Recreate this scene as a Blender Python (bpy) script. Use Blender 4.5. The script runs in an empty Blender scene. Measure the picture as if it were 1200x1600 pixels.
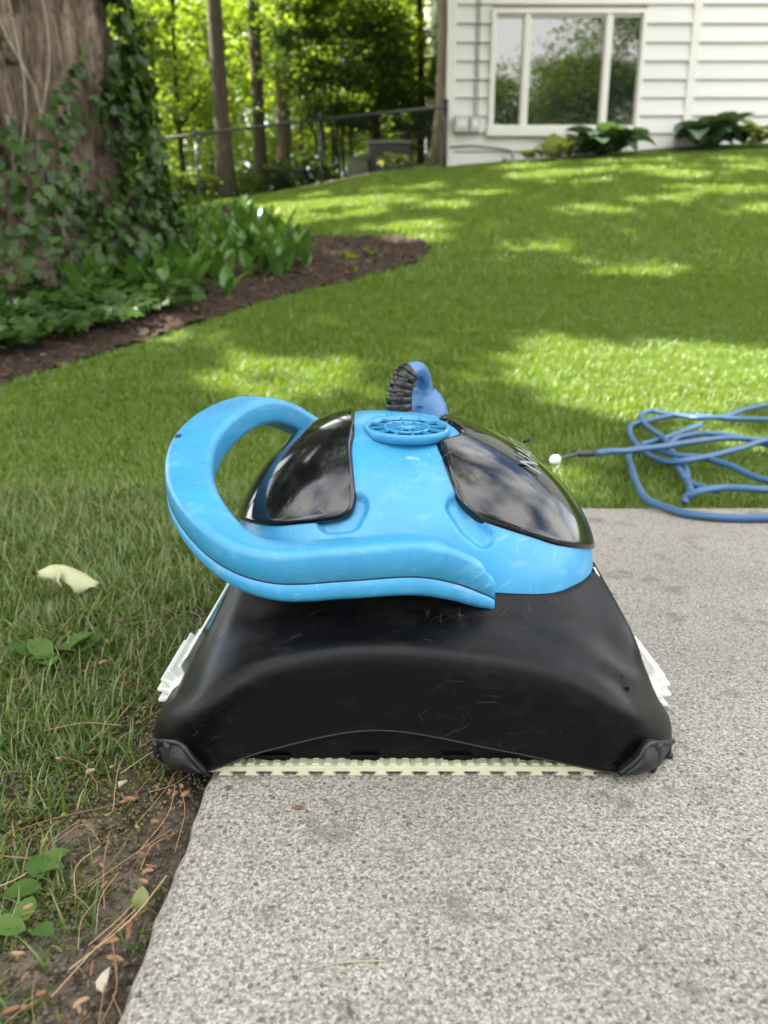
import bpy, bmesh, math, random
import numpy as np
from mathutils import Vector, Matrix, Euler

sc = bpy.context.scene
rng = np.random.default_rng(7)
random.seed(7)
# ------------------------------------------------------------------ camera
F = 1155.0; PITCH = math.radians(15.7); CAMH = 0.365
cam = bpy.data.cameras.new('camera'); camo = bpy.data.objects.new('camera', cam)
sc.collection.objects.link(camo); sc.camera = camo
camo.location = (0, 0, CAMH); camo.rotation_euler = (math.radians(90) - PITCH, 0, 0)
cam.sensor_fit = 'VERTICAL'; cam.sensor_height = 36; cam.sensor_width = 27
cam.lens = 36 * F / 1600; cam.clip_start = 0.02; cam.clip_end = 400
cam.dof.use_dof = True; cam.dof.focus_distance = 0.60; cam.dof.aperture_fstop = 7.0
# ------------------------------------------------------------------ world, sun, exposure
SUN = Vector((-0.80, 0.27, 1.0)).normalized()
w = bpy.data.worlds.new('World'); sc.world = w; w.use_nodes = True
nt = w.node_tree; bg = nt.nodes['Background']
sky = nt.nodes.new('ShaderNodeTexSky'); sky.sky_type = 'NISHITA'; sky.sun_disc = False
sky.sun_elevation = math.asin(SUN.z); sky.sun_rotation = math.atan2(SUN.x, SUN.y)
sky.air_density = .8; sky.dust_density = 1.5; sky.ozone_density = 1.0
tc = nt.nodes.new('ShaderNodeTexCoord'); ns = nt.nodes.new('ShaderNodeTexNoise')
ns.inputs['Scale'].default_value = 2.6; ns.inputs['Detail'].default_value = 7; ns.inputs['Roughness'].default_value = .55
rp = nt.nodes.new('ShaderNodeValToRGB'); rp.color_ramp.elements[0].position = .38; rp.color_ramp.elements[1].position = .56
mx = nt.nodes.new('ShaderNodeMix'); mx.data_type = 'RGBA'; mx.inputs['B'].default_value = (9.4, 9.2, 8.9, 1)
nt.links.new(tc.outputs['Generated'], ns.inputs['Vector']); nt.links.new(ns.outputs['Fac'], rp.inputs['Fac'])
nt.links.new(rp.outputs['Color'], mx.inputs['Factor']); nt.links.new(sky.outputs['Color'], mx.inputs['A'])
nt.links.new(mx.outputs['Result'], bg.inputs['Color']); bg.inputs['Strength'].default_value = 0.105
sl = bpy.data.lights.new('sun', 'SUN'); sl.energy = 5.0; sl.angle = math.radians(.5); sl.color = (1, .95, .86)
so = bpy.data.objects.new('sun', sl); sc.collection.objects.link(so)
so.rotation_euler = SUN.to_track_quat('Z', 'Y').to_euler(); so.location = (-10, 10, 20)
sc.view_settings.view_transform = 'Standard'; sc.view_settings.look = 'None'
sc.view_settings.exposure = 2.42; sc.view_settings.gamma = 1
sc.view_settings.use_curve_mapping = False
cy = sc.cycles; cy.use_denoising = True; cy.max_bounces = 7; cy.diffuse_bounces = 4; cy.glossy_bounces = 4
cy.transmission_bounces = 5; cy.transparent_max_bounces = 6; cy.sample_clamp_indirect = 6
cy.caustics_reflective = False; cy.caustics_refractive = False

# ------------------------------------------------------------------ projection helpers (photo pixel -> world ray)
CP, SP = math.cos(PITCH), math.sin(PITCH)
def ray(px, py):
    u = (px - 600) / F; v = (800 - py) / F
    return np.array([u, CP + v * SP, -SP + v * CP])
def PX(px, py, Y):
    d = ray(px, py); t = Y / d[1]
    return Vector((d[0] * t, Y, CAMH + d[2] * t))
def proj(P):
    P = np.asarray(P, float); x = P[..., 0]; y = P[..., 1]; z = P[..., 2] - CAMH
    dep = y * CP - z * SP; up = y * SP + z * CP
    return 600 + F * x / dep, 800 - F * up / dep, dep
def gy(y):
    y = np.asarray(y, float); s = .232
    a, b = 1.42, 2.5
    t = np.clip((y - a) / (b - a), 0, 1)
    g = (b - a) * (t**3 - t**4 / 2)
    g = g + np.clip(y - b, 0, 8.7)
    e = np.clip((y - 11.2) / 2.2, 0, 1); g = g + 2.2 * (e - e**2 / 2)
    return s * g
def hgt(x, y):
    x = np.asarray(x, float); y = np.asarray(y, float)
    xc = np.clip(x, -14, 14)
    c = np.where(xc < 0, .078 * np.clip(xc, -6, 0), .060 * xc / (1 + .12 * np.abs(xc)))
    h = gy(y) * (1 + c) - .012
    h = h - .35 * np.clip((y - 14) / 14, 0, 1) * np.clip((2 - x) / 4, 0, 1)
    return h + .012 * np.sin(1.7 * x + .6) * np.sin(1.3 * y) * np.clip((y - 1.5) / 1.5, 0, 1)
def ground(px, py, lift=0.0):
    d = ray(px, py); ts = np.concatenate([np.linspace(.3, 4, 400), np.linspace(4, 40, 900)])
    P = d[None] * ts[:, None]; f = P[:, 2] + CAMH - hgt(P[:, 0], P[:, 1]) - lift
    k = np.argmax(f < 0)
    if f[k] >= 0:
        x, y = d[0]*9.5/d[1], 9.5
        return Vector((x, y, float(hgt(x, y))))
    if k == 0: return Vector((P[0][0], P[0][1], P[0][2] + CAMH))
    a = f[k - 1] / (f[k - 1] - f[k]); p = P[k - 1] * (1 - a) + P[k] * a
    return Vector((p[0], p[1], p[2] + CAMH))
def plane(px, py, z=0.0):
    d = ray(px, py); t = (z - CAMH) / d[2]
    return Vector((d[0] * t, d[1] * t, z))
def inpoly(x, y, poly):
    x = np.asarray(x, float); y = np.asarray(y, float); r = np.zeros(x.shape, bool)
    n = len(poly)
    for i in range(n):
        x1, y1 = poly[i][0], poly[i][1]; x2, y2 = poly[(i + 1) % n][0], poly[(i + 1) % n][1]
        if y1 == y2: continue
        c = (y1 > y) != (y2 > y)
        r ^= c & (x < (x2 - x1) * (y - y1) / (y2 - y1) + x1)
    return r

# ------------------------------------------------------------------ object helpers
COL = sc.collection
def props(o, label=None, cat=None, group=None, kind=None):
    if label: o['label'] = label
    if cat: o['category'] = cat
    if group: o['group'] = group
    if kind: o['kind'] = kind
    return o
def empty(name, loc=(0, 0, 0), label=None, cat=None, group=None, rot=(0, 0, 0)):
    o = bpy.data.objects.new(name, None); COL.objects.link(o); o.location = loc; o.rotation_euler = rot
    o.empty_display_size = .05
    return props(o, label, cat, group)
def link(name, me, mat=None, parent=None, smooth=True, loc=None):
    o = bpy.data.objects.new(name, me); COL.objects.link(o)
    if mat is not None:
        for m in (mat if isinstance(mat, (list, tuple)) else [mat]): me.materials.append(m)
    if smooth and len(me.polygons): me.polygons.foreach_set('use_smooth', np.ones(len(me.polygons), bool))
    if loc is not None: o.location = loc
    if parent is not None: o.parent = parent
    return o
def child(name, me, mat, parent, smooth=True):
    """part whose mesh is in world coordinates, under a parent Empty placed anywhere without rotation"""
    o = link(name, me, mat, None, smooth)
    off = Vector((0, 0, 0)); p = parent
    while p is not None: off += p.location; p = p.parent
    if off.length > 0: me.transform(Matrix.Translation(-off))
    o.parent = parent
    return o
class MB:
    def __init__(s): s.v = []; s.f = []
    def add(s, vs, fs):
        b = len(s.v); s.v += [tuple(v) for v in vs]; s.f += [tuple(i + b for i in f) for f in fs]
    def box(s, x0, x1, y0, y1, z0, z1):
        s.add([(x0,y0,z0),(x1,y0,z0),(x1,y1,z0),(x0,y1,z0),(x0,y0,z1),(x1,y0,z1),(x1,y1,z1),(x0,y1,z1)],
              [(0,3,2,1),(4,5,6,7),(0,1,5,4),(1,2,6,5),(2,3,7,6),(3,0,4,7)])
    def prism(s, pts, y0, y1):
        """polygon of (x,z) extruded along y"""
        n = len(pts)
        s.add([(x, y0, z) for x, z in pts] + [(x, y1, z) for x, z in pts],
              [tuple(range(n)), tuple(range(2*n-1, n-1, -1))] + [((i+1) % n, i, i+n, (i+1) % n + n) for i in range(n)])
    def tube(s, pts, rad, n=8, cap=True):
        pts = [Vector(p) for p in pts]; m = len(pts)
        if not hasattr(rad, '__len__'): rad = [rad] * m
        rings = []; ref = None
        for i, p in enumerate(pts):
            t = (pts[min(i+1, m-1)] - pts[max(i-1, 0)]).normalized()
            if ref is None: ref = t.orthogonal().normalized()
            ref = (ref - t * ref.dot(t)); ref = ref.normalized() if ref.length > 1e-6 else t.orthogonal().normalized()
            b = t.cross(ref)
            rings.append([p + (ref * math.cos(2*math.pi*k/n) + b * math.sin(2*math.pi*k/n)) * rad[i] for k in range(n)])
        vs = [v for r in rings for v in r]; fs = []
        for i in range(m - 1):
            for k in range(n):
                fs.append((i*n+k, i*n+(k+1) % n, (i+1)*n+(k+1) % n, (i+1)*n+k))
        if cap: fs += [tuple(range(n-1, -1, -1)), tuple(range((m-1)*n, m*n))]
        s.add(vs, fs)
    def lathe(s, prof, c, axis=(0, 0, 1), n=24):
        axis = Vector(axis).normalized(); u = axis.orthogonal().normalized(); v = axis.cross(u); c = Vector(c)
        vs = []; fs = []; m = len(prof)
        for r, z in prof:
            for k in range(n):
                a = 2*math.pi*k/n; vs.append(c + axis*z + (u*math.cos(a) + v*math.sin(a))*r)
        for i in range(m-1):
            for k in range(n): fs.append((i*n+k, i*n+(k+1) % n, (i+1)*n+(k+1) % n, (i+1)*n+k))
        if prof[0][0] > 1e-5: fs.append(tuple(range(n-1, -1, -1)))
        if prof[-1][0] > 1e-5: fs.append(tuple(range((m-1)*n, m*n)))
        s.add(vs, fs)
    def grid(s, G, closeu=False):
        """G: array rows x cols x 3"""
        r, c = G.shape[:2]; vs = G.reshape(-1, 3); fs = []
        for i in range(r-1):
            for j in range(c if closeu else c-1):
                k = (j+1) % c; fs.append((i*c+j, i*c+k, (i+1)*c+k, (i+1)*c+j))
        s.add(vs, fs)
    def mesh(s, name='m', bevel=0, seg=2, recalc=True):
        me = bpy.data.meshes.new(name); me.from_pydata(s.v, [], s.f)
        if recalc or bevel:
            bm = bmesh.new(); bm.from_mesh(me)
            if recalc: bmesh.ops.recalc_face_normals(bm, faces=bm.faces)
            if bevel: bmesh.ops.bevel(bm, geom=[e for e in bm.edges if len(e.link_faces) == 2 and e.calc_face_angle(0) > .5],
                                      offset=bevel, segments=seg, affect='EDGES', profile=.5)
            bm.to_mesh(me); bm.free()
        return me
def cr(pts, n):
    """Catmull-Rom through points (array k x d), n samples"""
    P = np.asarray(pts, float); k = len(P)
    Q = np.vstack([2*P[0]-P[1], P, 2*P[-1]-P[-2]])
    t = np.linspace(0, k-1, n); i = np.minimum(t.astype(int), k-2); f = (t-i)[:, None]
    a, b, c, d = Q[i], Q[i+1], Q[i+2], Q[i+3]
    return .5*((2*b)+(-a+c)*f+(2*a-5*b+4*c-d)*f**2+(-a+3*b-3*c+d)*f**3)
def bulk(name, V, Fq, nv):
    """fast mesh from V (n x 3), faces (m x nv) of constant size"""
    me = bpy.data.meshes.new(name); V = np.ascontiguousarray(V, np.float32); Fq = np.ascontiguousarray(Fq, np.int32)
    me.vertices.add(len(V)); me.vertices.foreach_set('co', V.ravel())
    me.loops.add(Fq.size); me.loops.foreach_set('vertex_index', Fq.ravel())
    me.polygons.add(len(Fq)); me.polygons.foreach_set('loop_start', np.arange(0, Fq.size, nv, dtype=np.int32))
    me.polygons.foreach_set('loop_total', np.full(len(Fq), nv, np.int32)); me.update(calc_edges=True)
    return me
def stamp(name, base_v, base_f, pos, rot, scl):
    """copies of a small all-quad mesh: rot N x 3 x 3, scl N or N x 3"""
    bv = np.asarray(base_v, float); bf = np.asarray(base_f, int); n = len(pos); scl = np.asarray(scl, float)
    if scl.ndim == 1: scl = np.repeat(scl[:, None], 3, 1)
    V = np.einsum('nij,nkj->nki', rot, bv[None] * scl[:, None, :]) + np.asarray(pos)[:, None, :]
    Fq = bf[None] + (np.arange(n) * len(bv))[:, None, None]
    return bulk(name, V.reshape(-1, 3), Fq.reshape(-1, bf.shape[1]), bf.shape[1])
def frames(zdir, spin):
    """rotation matrices whose local z is zdir (N x 3), spun about it"""
    z = zdir / np.linalg.norm(zdir, axis=1, keepdims=True)
    a = np.where(np.abs(z[:, 2:3]) < .95, np.array([[0, 0, 1.]]), np.array([[1., 0, 0]]))
    x = np.cross(a, z); x /= np.linalg.norm(x, axis=1, keepdims=True); y = np.cross(z, x)
    c, s = np.cos(spin)[:, None], np.sin(spin)[:, None]
    return np.stack([x*c + y*s, -x*s + y*c, z], axis=2)

# ------------------------------------------------------------------ materials
class NT:
    def __init__(s, name):
        s.m = bpy.data.materials.new(name); s.m.use_nodes = True; s.t = s.m.node_tree; s.p = s.t.nodes['Principled BSDF']
        s.out = s.t.nodes['Material Output']
    def n(s, typ, **kw):
        nd = s.t.nodes.new('ShaderNode' + typ)
        for k, v in kw.items():
            if k in nd.inputs.keys(): nd.inputs[k].default_value = v
            else: setattr(nd, k, v)
        return nd
    def l(s, a, b): s.t.links.new(a, b)
    def coord(s, kind='Object', scale=None, rot=None):
        c = s.n('TexCoord').outputs[kind]
        if scale is None and rot is None: return c
        mp = s.n('Mapping'); s.l(c, mp.inputs['Vector'])
        if scale is not None: mp.inputs['Scale'].default_value = scale if hasattr(scale, '__len__') else (scale,)*3
        if rot is not None: mp.inputs['Rotation'].default_value = rot
        return mp.outputs['Vector']
    def noise(s, vec, scale=5, detail=4, rough=.5, dist=0):
        nd = s.n('TexNoise', Scale=scale, Detail=detail, Roughness=rough, Distortion=dist)
        s.l(vec, nd.inputs['Vector']); return nd.outputs['Fac']
    def ramp(s, fac, stops, interp='LINEAR'):
        r = s.n('ValToRGB'); e = r.color_ramp.elements; r.color_ramp.interpolation = interp
        while len(e) < len(stops): e.new(.5)
        for k, (p, c) in enumerate(stops):
            e[k].position = p; e[k].color = (c, c, c, 1) if not hasattr(c, '__len__') else (*c[:3], 1)
        s.l(fac, r.inputs['Fac']); return r.outputs['Color']
    def mix(s, fac, a, b, mode='MIX'):
        m = s.n('Mix', data_type='RGBA', blend_type=mode)
        for sock, v in ((m.inputs['Factor'], fac), (m.inputs['A'], a), (m.inputs['B'], b)):
            if isinstance(v, bpy.types.NodeSocket): s.l(v, sock)
            elif hasattr(v, '__len__'): sock.default_value = (*v[:3], 1)
            elif sock.type == 'RGBA': sock.default_value = (v, v, v, 1)
            else: sock.default_value = v
        return m.outputs['Result']
    def math(s, op, a, b=0.0):
        m = s.n('Math', operation=op)
        for sock, v in ((m.inputs[0], a), (m.inputs[1], b)):
            if isinstance(v, bpy.types.NodeSocket): s.l(v, sock)
            else: sock.default_value = v
        return m.outputs[0]
    def bump(s, h, strength=.3, dist=.01, prev=None):
        b = s.n('Bump', Strength=strength, Distance=dist); s.l(h, b.inputs['Height'])
        if prev is not None: s.l(prev, b.inputs['Normal'])
        return b.outputs['Normal']
    def set(s, color=None, rough=None, normal=None, **kw):
        for nm, v in (('Base Color', color), ('Roughness', rough), ('Normal', normal)):
            if v is None: continue
            if isinstance(v, bpy.types.NodeSocket): s.l(v, s.p.inputs[nm])
            elif hasattr(v, '__len__'): s.p.inputs[nm].default_value = (*v[:3], 1)
            else: s.p.inputs[nm].default_value = v
        for k, v in kw.items(): s.p.inputs[k.replace('_', ' ')].default_value = v
        return s.m
def simple(name, c, rough=.5, var=.25, scale=12, bump=0, **kw):
    s = NT(name); co = s.coord(); f = s.noise(co, scale, 5, .6)
    col = s.mix(f, [x*(1-var) for x in c], [min(1, x*(1+var)) for x in c])
    nrm = s.bump(s.noise(co, scale*6, 3), bump, .002) if bump else None
    return s.set(col, rough, nrm, **kw)
def scratches(s, co, n=4, lo=.70, scale=24):
    """thin random scratch lines, several directions"""
    tot = None
    for k in range(n):
        m0 = s.n('Mapping'); s.l(co, m0.inputs['Vector']); m0.inputs['Rotation'].default_value = (.5*k+.3, .9*k+.25, 1.3*k+.2)
        mp = s.n('Mapping'); s.l(m0.outputs['Vector'], mp.inputs['Vector']); mp.inputs['Scale'].default_value = (scale*(26-3*k), scale, scale*2)
        mp.inputs['Location'].default_value = (k*3.1, k*1.7, k)
        a = s.ramp(s.noise(mp.outputs['Vector'], 1, 1.5, .4), [(lo, 0), (lo+.03, 1)])
        tot = a if tot is None else s.mix(1, tot, a, 'ADD')
    patch = s.ramp(s.noise(co, 14, 2), [(.48, 0), (.62, 1)])
    return s.mix(1, tot, patch, 'MULTIPLY')
def plastic(name, base, rough, scuff, sc_amt=.5, dust=None, spec=.5, coat=0):
    s = NT(name); co = s.coord()
    big = s.noise(co, 18, 6, .6)
    col = s.mix(s.ramp(big, [(.35, 0), (.7, 1)]), base, [x*.82 for x in base])
    scr = scratches(s, co)
    col = s.mix(s.math('MULTIPLY', scr, sc_amt), col, scuff)
    scr2 = scratches(s, s.coord(scale=1.7, rot=(1, .4, 2)), 2, .71, 12)
    col = s.mix(s.math('MULTIPLY', scr2, sc_amt*.7), col, [x*.35 for x in base])
    chalk = s.ramp(s.noise(s.coord(scale=(1, 1, 2.2)), 34, 8, .72), [(.52, 0), (.72, 1)]); col = s.mix(s.math('MULTIPLY', chalk, sc_amt*.55), col, scuff)
    grime = s.ramp(s.noise(s.coord(scale=1.3), 55, 6, .7), [(.60, 0), (.72, 1)]); col = s.mix(s.math('MULTIPLY', grime, sc_amt*.8), col, [x*.55 for x in base])
    specks = s.ramp(s.noise(co, 420, 2, .5), [(.76, 0), (.80, 1)])
    col = s.mix(s.math('MULTIPLY', specks, .6), col, dust or scuff)
    r = s.mix(big, rough*.8, rough*1.25)
    r = s.mix(s.math('MULTIPLY', scr, .8), r, min(1, rough+.3))
    nrm = s.bump(s.noise(co, 700, 2), .05, .0004)
    return s.set(col, r, nrm, Specular_IOR_Level=spec, Coat_Weight=coat, Coat_Roughness=.08)
def leafmat(name, c1, c2, trans=.45, rough=.45, tcol=None, gloss=.06, island=True):
    s = NT(name)
    if island: f = s.n('NewGeometry').outputs['Random Per Island']
    else: f = s.n('ObjectInfo').outputs['Random']
    f2 = s.noise(s.coord(scale=1.0), 3, 3)
    col = s.mix(f, c1, c2); col = s.mix(s.math('MULTIPLY', f2, .5), col, [x*.6 for x in c1])
    d = s.n('BsdfDiffuse'); t = s.n('BsdfTranslucent'); g = s.n('BsdfGlossy', Roughness=rough)
    s.l(col, d.inputs['Color'])
    tc_ = s.mix(1, col, tcol or (1.5, 1.35, .45), 'MULTIPLY'); s.l(tc_, t.inputs['Color'])
    m1 = s.n('MixShader', Fac=trans); s.l(d.outputs[0], m1.inputs[1]); s.l(t.outputs[0], m1.inputs[2])
    m2 = s.n('MixShader', Fac=gloss); s.l(m1.outputs[0], m2.inputs[1]); s.l(g.outputs[0], m2.inputs[2])
    s.l(m2.outputs[0], s.out.inputs['Surface']); s.t.nodes.remove(s.p)
    return s.m
M = {}
M['blue'] = plastic('blue_plastic', (.042, .285, .53), .34, (.30, .52, .68), .42, spec=.5)
M['blue_dark'] = plastic('deep_blue_plastic', (.025, .20, .52), .38, (.3, .5, .7), .3)
M['black'] = plastic('black_plastic', (.0016, .0017, .0024), .35, (.055, .052, .047), .26, dust=(.06, .06, .055), spec=.19)
M['lid'] = plastic('dark_glossy_lid', (.005, .005, .006), .10, (.07, .07, .075), .30, spec=.5, coat=.30)
M['rubber'] = simple('navy_rubber', (.0055, .0065, .010), .5, .3, 60, .2)
M['boot'] = simple('black_rubber', (.008, .008, .009), .35, .3, 60, .1)
M['seam'] = simple('dark_gap', (.01, .02, .035), .7, .1)
M['white_brush'] = simple('white_pvc', (.66, .67, .64), .45, .15, 40, .15)
M['white_strip'] = simple('white_plastic', (.70, .72, .72), .4, .12, 60)
M['cream'] = simple('cream_track_rubber', (.50, .50, .36), .55, .18, 50, .2)
M['cable'] = simple('blue_cable', (.032, .098, .205), .42, .22, 30, .1)
M['bell'] = simple('blue_grey_float', (.05, .15, .34), .40, .2, 60, .1)
M['sleeve'] = simple('dark_grey_sleeve', (.035, .038, .042), .5, .3, 40)
M['print'] = simple('silver_print', (.20, .225, .235), .4, .2, 200)

# ------------------------------------------------------------------ ground sheet
BED = [ground(*p) for p in [(-140,662),(0,608),(80,583),(150,562),(230,537),(300,514),(370,491),(440,469),(500,453),(560,440),(615,426),
       (655,412),(677,398),(678,385),(655,374),(630,371),(590,372),(540,371),(490,370),(440,362),(400,348),(372,325),(330,318),(280,318),(235,322),(60,322),(-140,330)]]
BEDP = [(p.x, p.y) for p in BED]
SLX, SLY = -0.144, 1.335
def ground_mat():
    s = NT('soil_and_turf_base'); co = s.coord()
    n1 = s.noise(co, 9, 8, .65); n2 = s.noise(co, 130, 4, .7); n3 = s.noise(co, 2.1, 4)
    col = s.ramp(n1, [(.30, (.038, .029, .021)), (.5, (.115, .090, .068)), (.68, (.22, .18, .14))])
    moss = s.ramp(s.noise(co, 16, 5, .6), [(.50, 0), (.60, 1)])
    col = s.mix(s.math('MULTIPLY', moss, .8), col, (.060, .070, .018))
    col = s.mix(s.ramp(n2, [(.40, .75), (.52, 0)]), col, (.020, .015, .010))
    col = s.mix(s.ramp(s.noise(co, 210, 3), [(.62, 0), (.68, .8)]), col, (.25, .19, .13))
    geo = s.n('NewGeometry'); sep = s.n('SeparateXYZ'); s.l(geo.outputs['Position'], sep.inputs[0])
    far = s.math('GREATER_THAN', sep.outputs['Y'], 1.36)
    fo = s.math('GREATER_THAN', sep.outputs['Y'], 11.6)
    turf = s.mix(n3, (.046, .092, .012), (.072, .128, .018))
    col = s.mix(s.math('MULTIPLY', far, .85), col, turf)
    col = s.mix(fo, col, s.mix(s.ramp(n3, [(.4, 0), (.6, 1)]), (.06, .085, .03), (.20, .17, .12)))
    nrm = s.bump(n2, .6, .006, s.bump(n1, .5, .02))
    return s.set(col, .95, nrm, Specular_IOR_Level=.2)
def sinhgrid(a, b, c, n, k):
    t = np.linspace(-1, 1, n); v = np.sinh(k*t)/math.sinh(k)
    return np.where(v < 0, c + v*(c-a), c + v*(b-c))
gx = sinhgrid(-90, 90, -.2, 190, 5.2); gyv = sinhgrid(-60, 120, 1.2, 230, 5.2)
X, Y = np.meshgrid(gx, gyv)
Z = hgt(X, Y) + np.where(Y < 1.6, .006*np.sin(31*X+2*np.sin(17*Y))*np.sin(27*Y+1) - .012, 0) + .002*rng.normal(size=X.shape)*(np.abs(Y) < 3)
Z = np.where((X > SLX+.04) & (Y < SLY-.04), -.09, Z)
mb = MB(); mb.grid(np.stack([X, Y, Z], 2))
go = link('ground', mb.mesh(recalc=False), ground_mat()); props(go, 'bare brown soil and turf sloping up towards the house', None, kind='structure')

# ------------------------------------------------------------------ concrete slab
def concrete_mat():
    s = NT('weathered_concrete'); co = s.coord()
    v = s.n('TexVoronoi', Scale=640.0); s.l(co, v.inputs['Vector'])
    sep = s.n('SeparateColor'); s.l(v.outputs['Color'], sep.inputs[0])
    v2 = s.n('TexVoronoi', Scale=200.0); s.l(co, v2.inputs['Vector'])
    sep2 = s.n('SeparateColor'); s.l(v2.outputs['Color'], sep2.inputs[0])
    n1 = s.noise(co, 300, 7, .78); big = s.noise(co, 3.2, 5, .55); mid = s.noise(co, 22, 5, .6)
    col = s.ramp(n1, [(.38, (.044, .036, .027)), (.46, (.195, .173, .142)), (.555, (.475, .445, .392))])
    grains = s.ramp(sep.outputs[0], [(0, (.055, .05, .047)), (.12, (.12, .11, .10)), (.2, (.21, .20, .18)), (.55, (.25, .235, .215)), (.66, (.42, .41, .39)), (.9, (.17, .15, .13)), (.96, (.20, .14, .11))], 'CONSTANT')
    col = s.mix(.55, col, grains)
    stones = s.math('MULTIPLY', s.math('LESS_THAN', v2.outputs['Distance'], .36), s.math('GREATER_THAN', sep2.outputs[1], .80))
    stc = s.ramp(sep2.outputs[0], [(0, (.075, .07, .07)), (.3, (.15, .145, .145)), (.5, (.36, .35, .33)), (.7, (.17, .145, .12)), (.88, (.13, .135, .15))], 'CONSTANT')
    col = s.mix(s.math('MULTIPLY', stones, .8), col, stc)
    pits = s.ramp(s.noise(co, 95, 3, .6), [(.31, 1), (.37, 0)])
    col = s.mix(s.math('MULTIPLY', pits, .7), col, (.05, .042, .034))
    stain = s.ramp(s.mix(.25, s.noise(co, 15, 6, .62), mid), [(.55, 0), (.64, 1)]); col = s.mix(s.math('MULTIPLY', stain, .62), col, (.10, .088, .064))
    col = s.mix(s.math('MULTIPLY', s.ramp(big, [(.45, 0), (.7, 1)]), .30), col, (.13, .118, .095))
    geo = s.n('NewGeometry'); sp = s.n('SeparateXYZ'); s.l(geo.outputs['Position'], sp.inputs[0])
    side = s.ramp(s.math('MULTIPLY', sp.outputs['Z'], -40.0), [(.12, 0), (.6, 1)])
    col = s.mix(s.math('MULTIPLY', side, .75), col, (.10, .085, .062))   # soil-stained edge
    h = s.mix(.5, n1, sep.outputs[1]); nrm = s.bump(h, .42, .0018, s.bump(s.noise(co, 120, 3, .6), .35, .0035))
    return s.set(col, .9, nrm, Specular_IOR_Level=.25)
prof = []
R = .014
xs = np.concatenate([SLX + R*(1-np.cos(np.linspace(0, math.pi/2, 6))), np.linspace(SLX+R+.01, .9, 60), np.linspace(1, 8, 15)])
ys = np.concatenate([np.linspace(-2, .1, 12), np.linspace(.14, SLY-R-.01, 80), SLY - R*(1-np.cos(np.linspace(math.pi/2, 0, 6)))])
XX, YY = np.meshgrid(xs, ys)
ex = np.clip(1-(XX-SLX)/R, 0, 1); ey = np.clip(1-(SLY-YY)/R, 0, 1)
ZZ = -R*(1-np.sqrt(np.clip(1-ex**2, 0, 1))) - R*(1-np.sqrt(np.clip(1-ey**2, 0, 1)))
wob = .0010*np.sin(YY*61)+.0011*np.sin(YY*143+1)+.0012*np.sin(YY*17)
XX = XX + wob*np.clip(1-(XX-SLX)/.04, 0, 1)
YY = YY + (.002*np.sin(XX*57)+.002*np.sin(XX*23))*np.clip(1-(SLY-YY)/.04, 0, 1)
G = np.stack([XX, YY, ZZ], 2); mb = MB(); mb.grid(G)
for edge in (G[:, 0], G[-1, :]):
    low = edge.copy(); low[:, 2] = -.1; mb.grid(np.stack([edge, low]))
sm = mb.mesh(recalc=True)
slab = link('concrete_slab', sm, concrete_mat())
if slab.data.polygons[40].normal.z < 0: slab.data.flip_normals()
props(slab, 'pale grey exposed aggregate concrete slab with worn rounded edge', None, kind='structure')

# ------------------------------------------------------------------ POOL CLEANER
DC = np.array([-.00837, .7140, .125]); DA = (.1371, .2104); DB = .155; DCc = .1401; DP, DQ = 2.725, 1.92
def dome_r(d):
    d = np.asarray(d, float); a = np.where(d[..., 0] < 0, DA[0], DA[1])
    return 1/(((np.abs(d[..., 0]/a)**DP + np.abs(d[..., 1]/DB)**DP)**(DQ/DP) + np.abs(d[..., 2]/DCc)**DQ)**(1/DQ))
def dome_pt(d, off=0.0):
    d = np.asarray(d, float); d = d/np.linalg.norm(d, axis=-1, keepdims=True)
    p = DC + d*dome_r(d)[..., None]
    if np.any(off):
        nrm = dome_n(d); p = p + nrm*(np.asarray(off)[..., None] if np.ndim(off) else off)
    return p
def dome_n(d):
    e = 1e-4; d = d/np.linalg.norm(d, axis=-1, keepdims=True)
    ref = np.where(np.abs(d[..., 2:3]) < .9, np.array([0, 0, 1.]), np.array([1., 0, 0]))
    t1 = np.cross(ref, d); t1 /= np.linalg.norm(t1, axis=-1, keepdims=True); t2 = np.cross(d, t1)
    P = lambda q: (q/np.linalg.norm(q, axis=-1, keepdims=True))*dome_r(q/np.linalg.norm(q, axis=-1, keepdims=True))[..., None]
    n = np.cross(P(d+e*t1)-P(d-e*t1), P(d+e*t2)-P(d-e*t2)); return n/np.linalg.norm(n, axis=-1, keepdims=True)
def dome_hit(px, py):
    """unit direction from dome centre of the point seen at the pixel (nearest approach if it misses)"""
    d = ray(px, py); ts = np.linspace(.45, 1.0, 1500); P = d[None]*ts[:, None] + np.array([0, 0, CAMH]) - DC
    P = P[P[:, 2] > -.004]; r = np.linalg.norm(P, axis=1); f = r/dome_r(P/r[:, None]) - 1
    k = np.argmax(f < 0) if (f < 0).any() else np.argmin(f)
    v = P[k].copy(); v[2] = max(v[2], 0); return v/np.linalg.norm(v)
def dome_z(x, y):
    a = np.where(x-DC[0] < 0, DA[0], DA[1])
    q = (np.abs((x-DC[0])/a)**DP + np.abs((y-DC[1])/DB)**DP)**(DQ/DP)
    return DC[2] + DCc*np.clip(1-q, 0, 1)**(1/DQ)
bot = empty('pool_cleaner', (.025, .714, 0), 'blue and black robotic pool cleaner with a looping carry handle resting on the concrete slab', 'pool cleaner')

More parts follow.
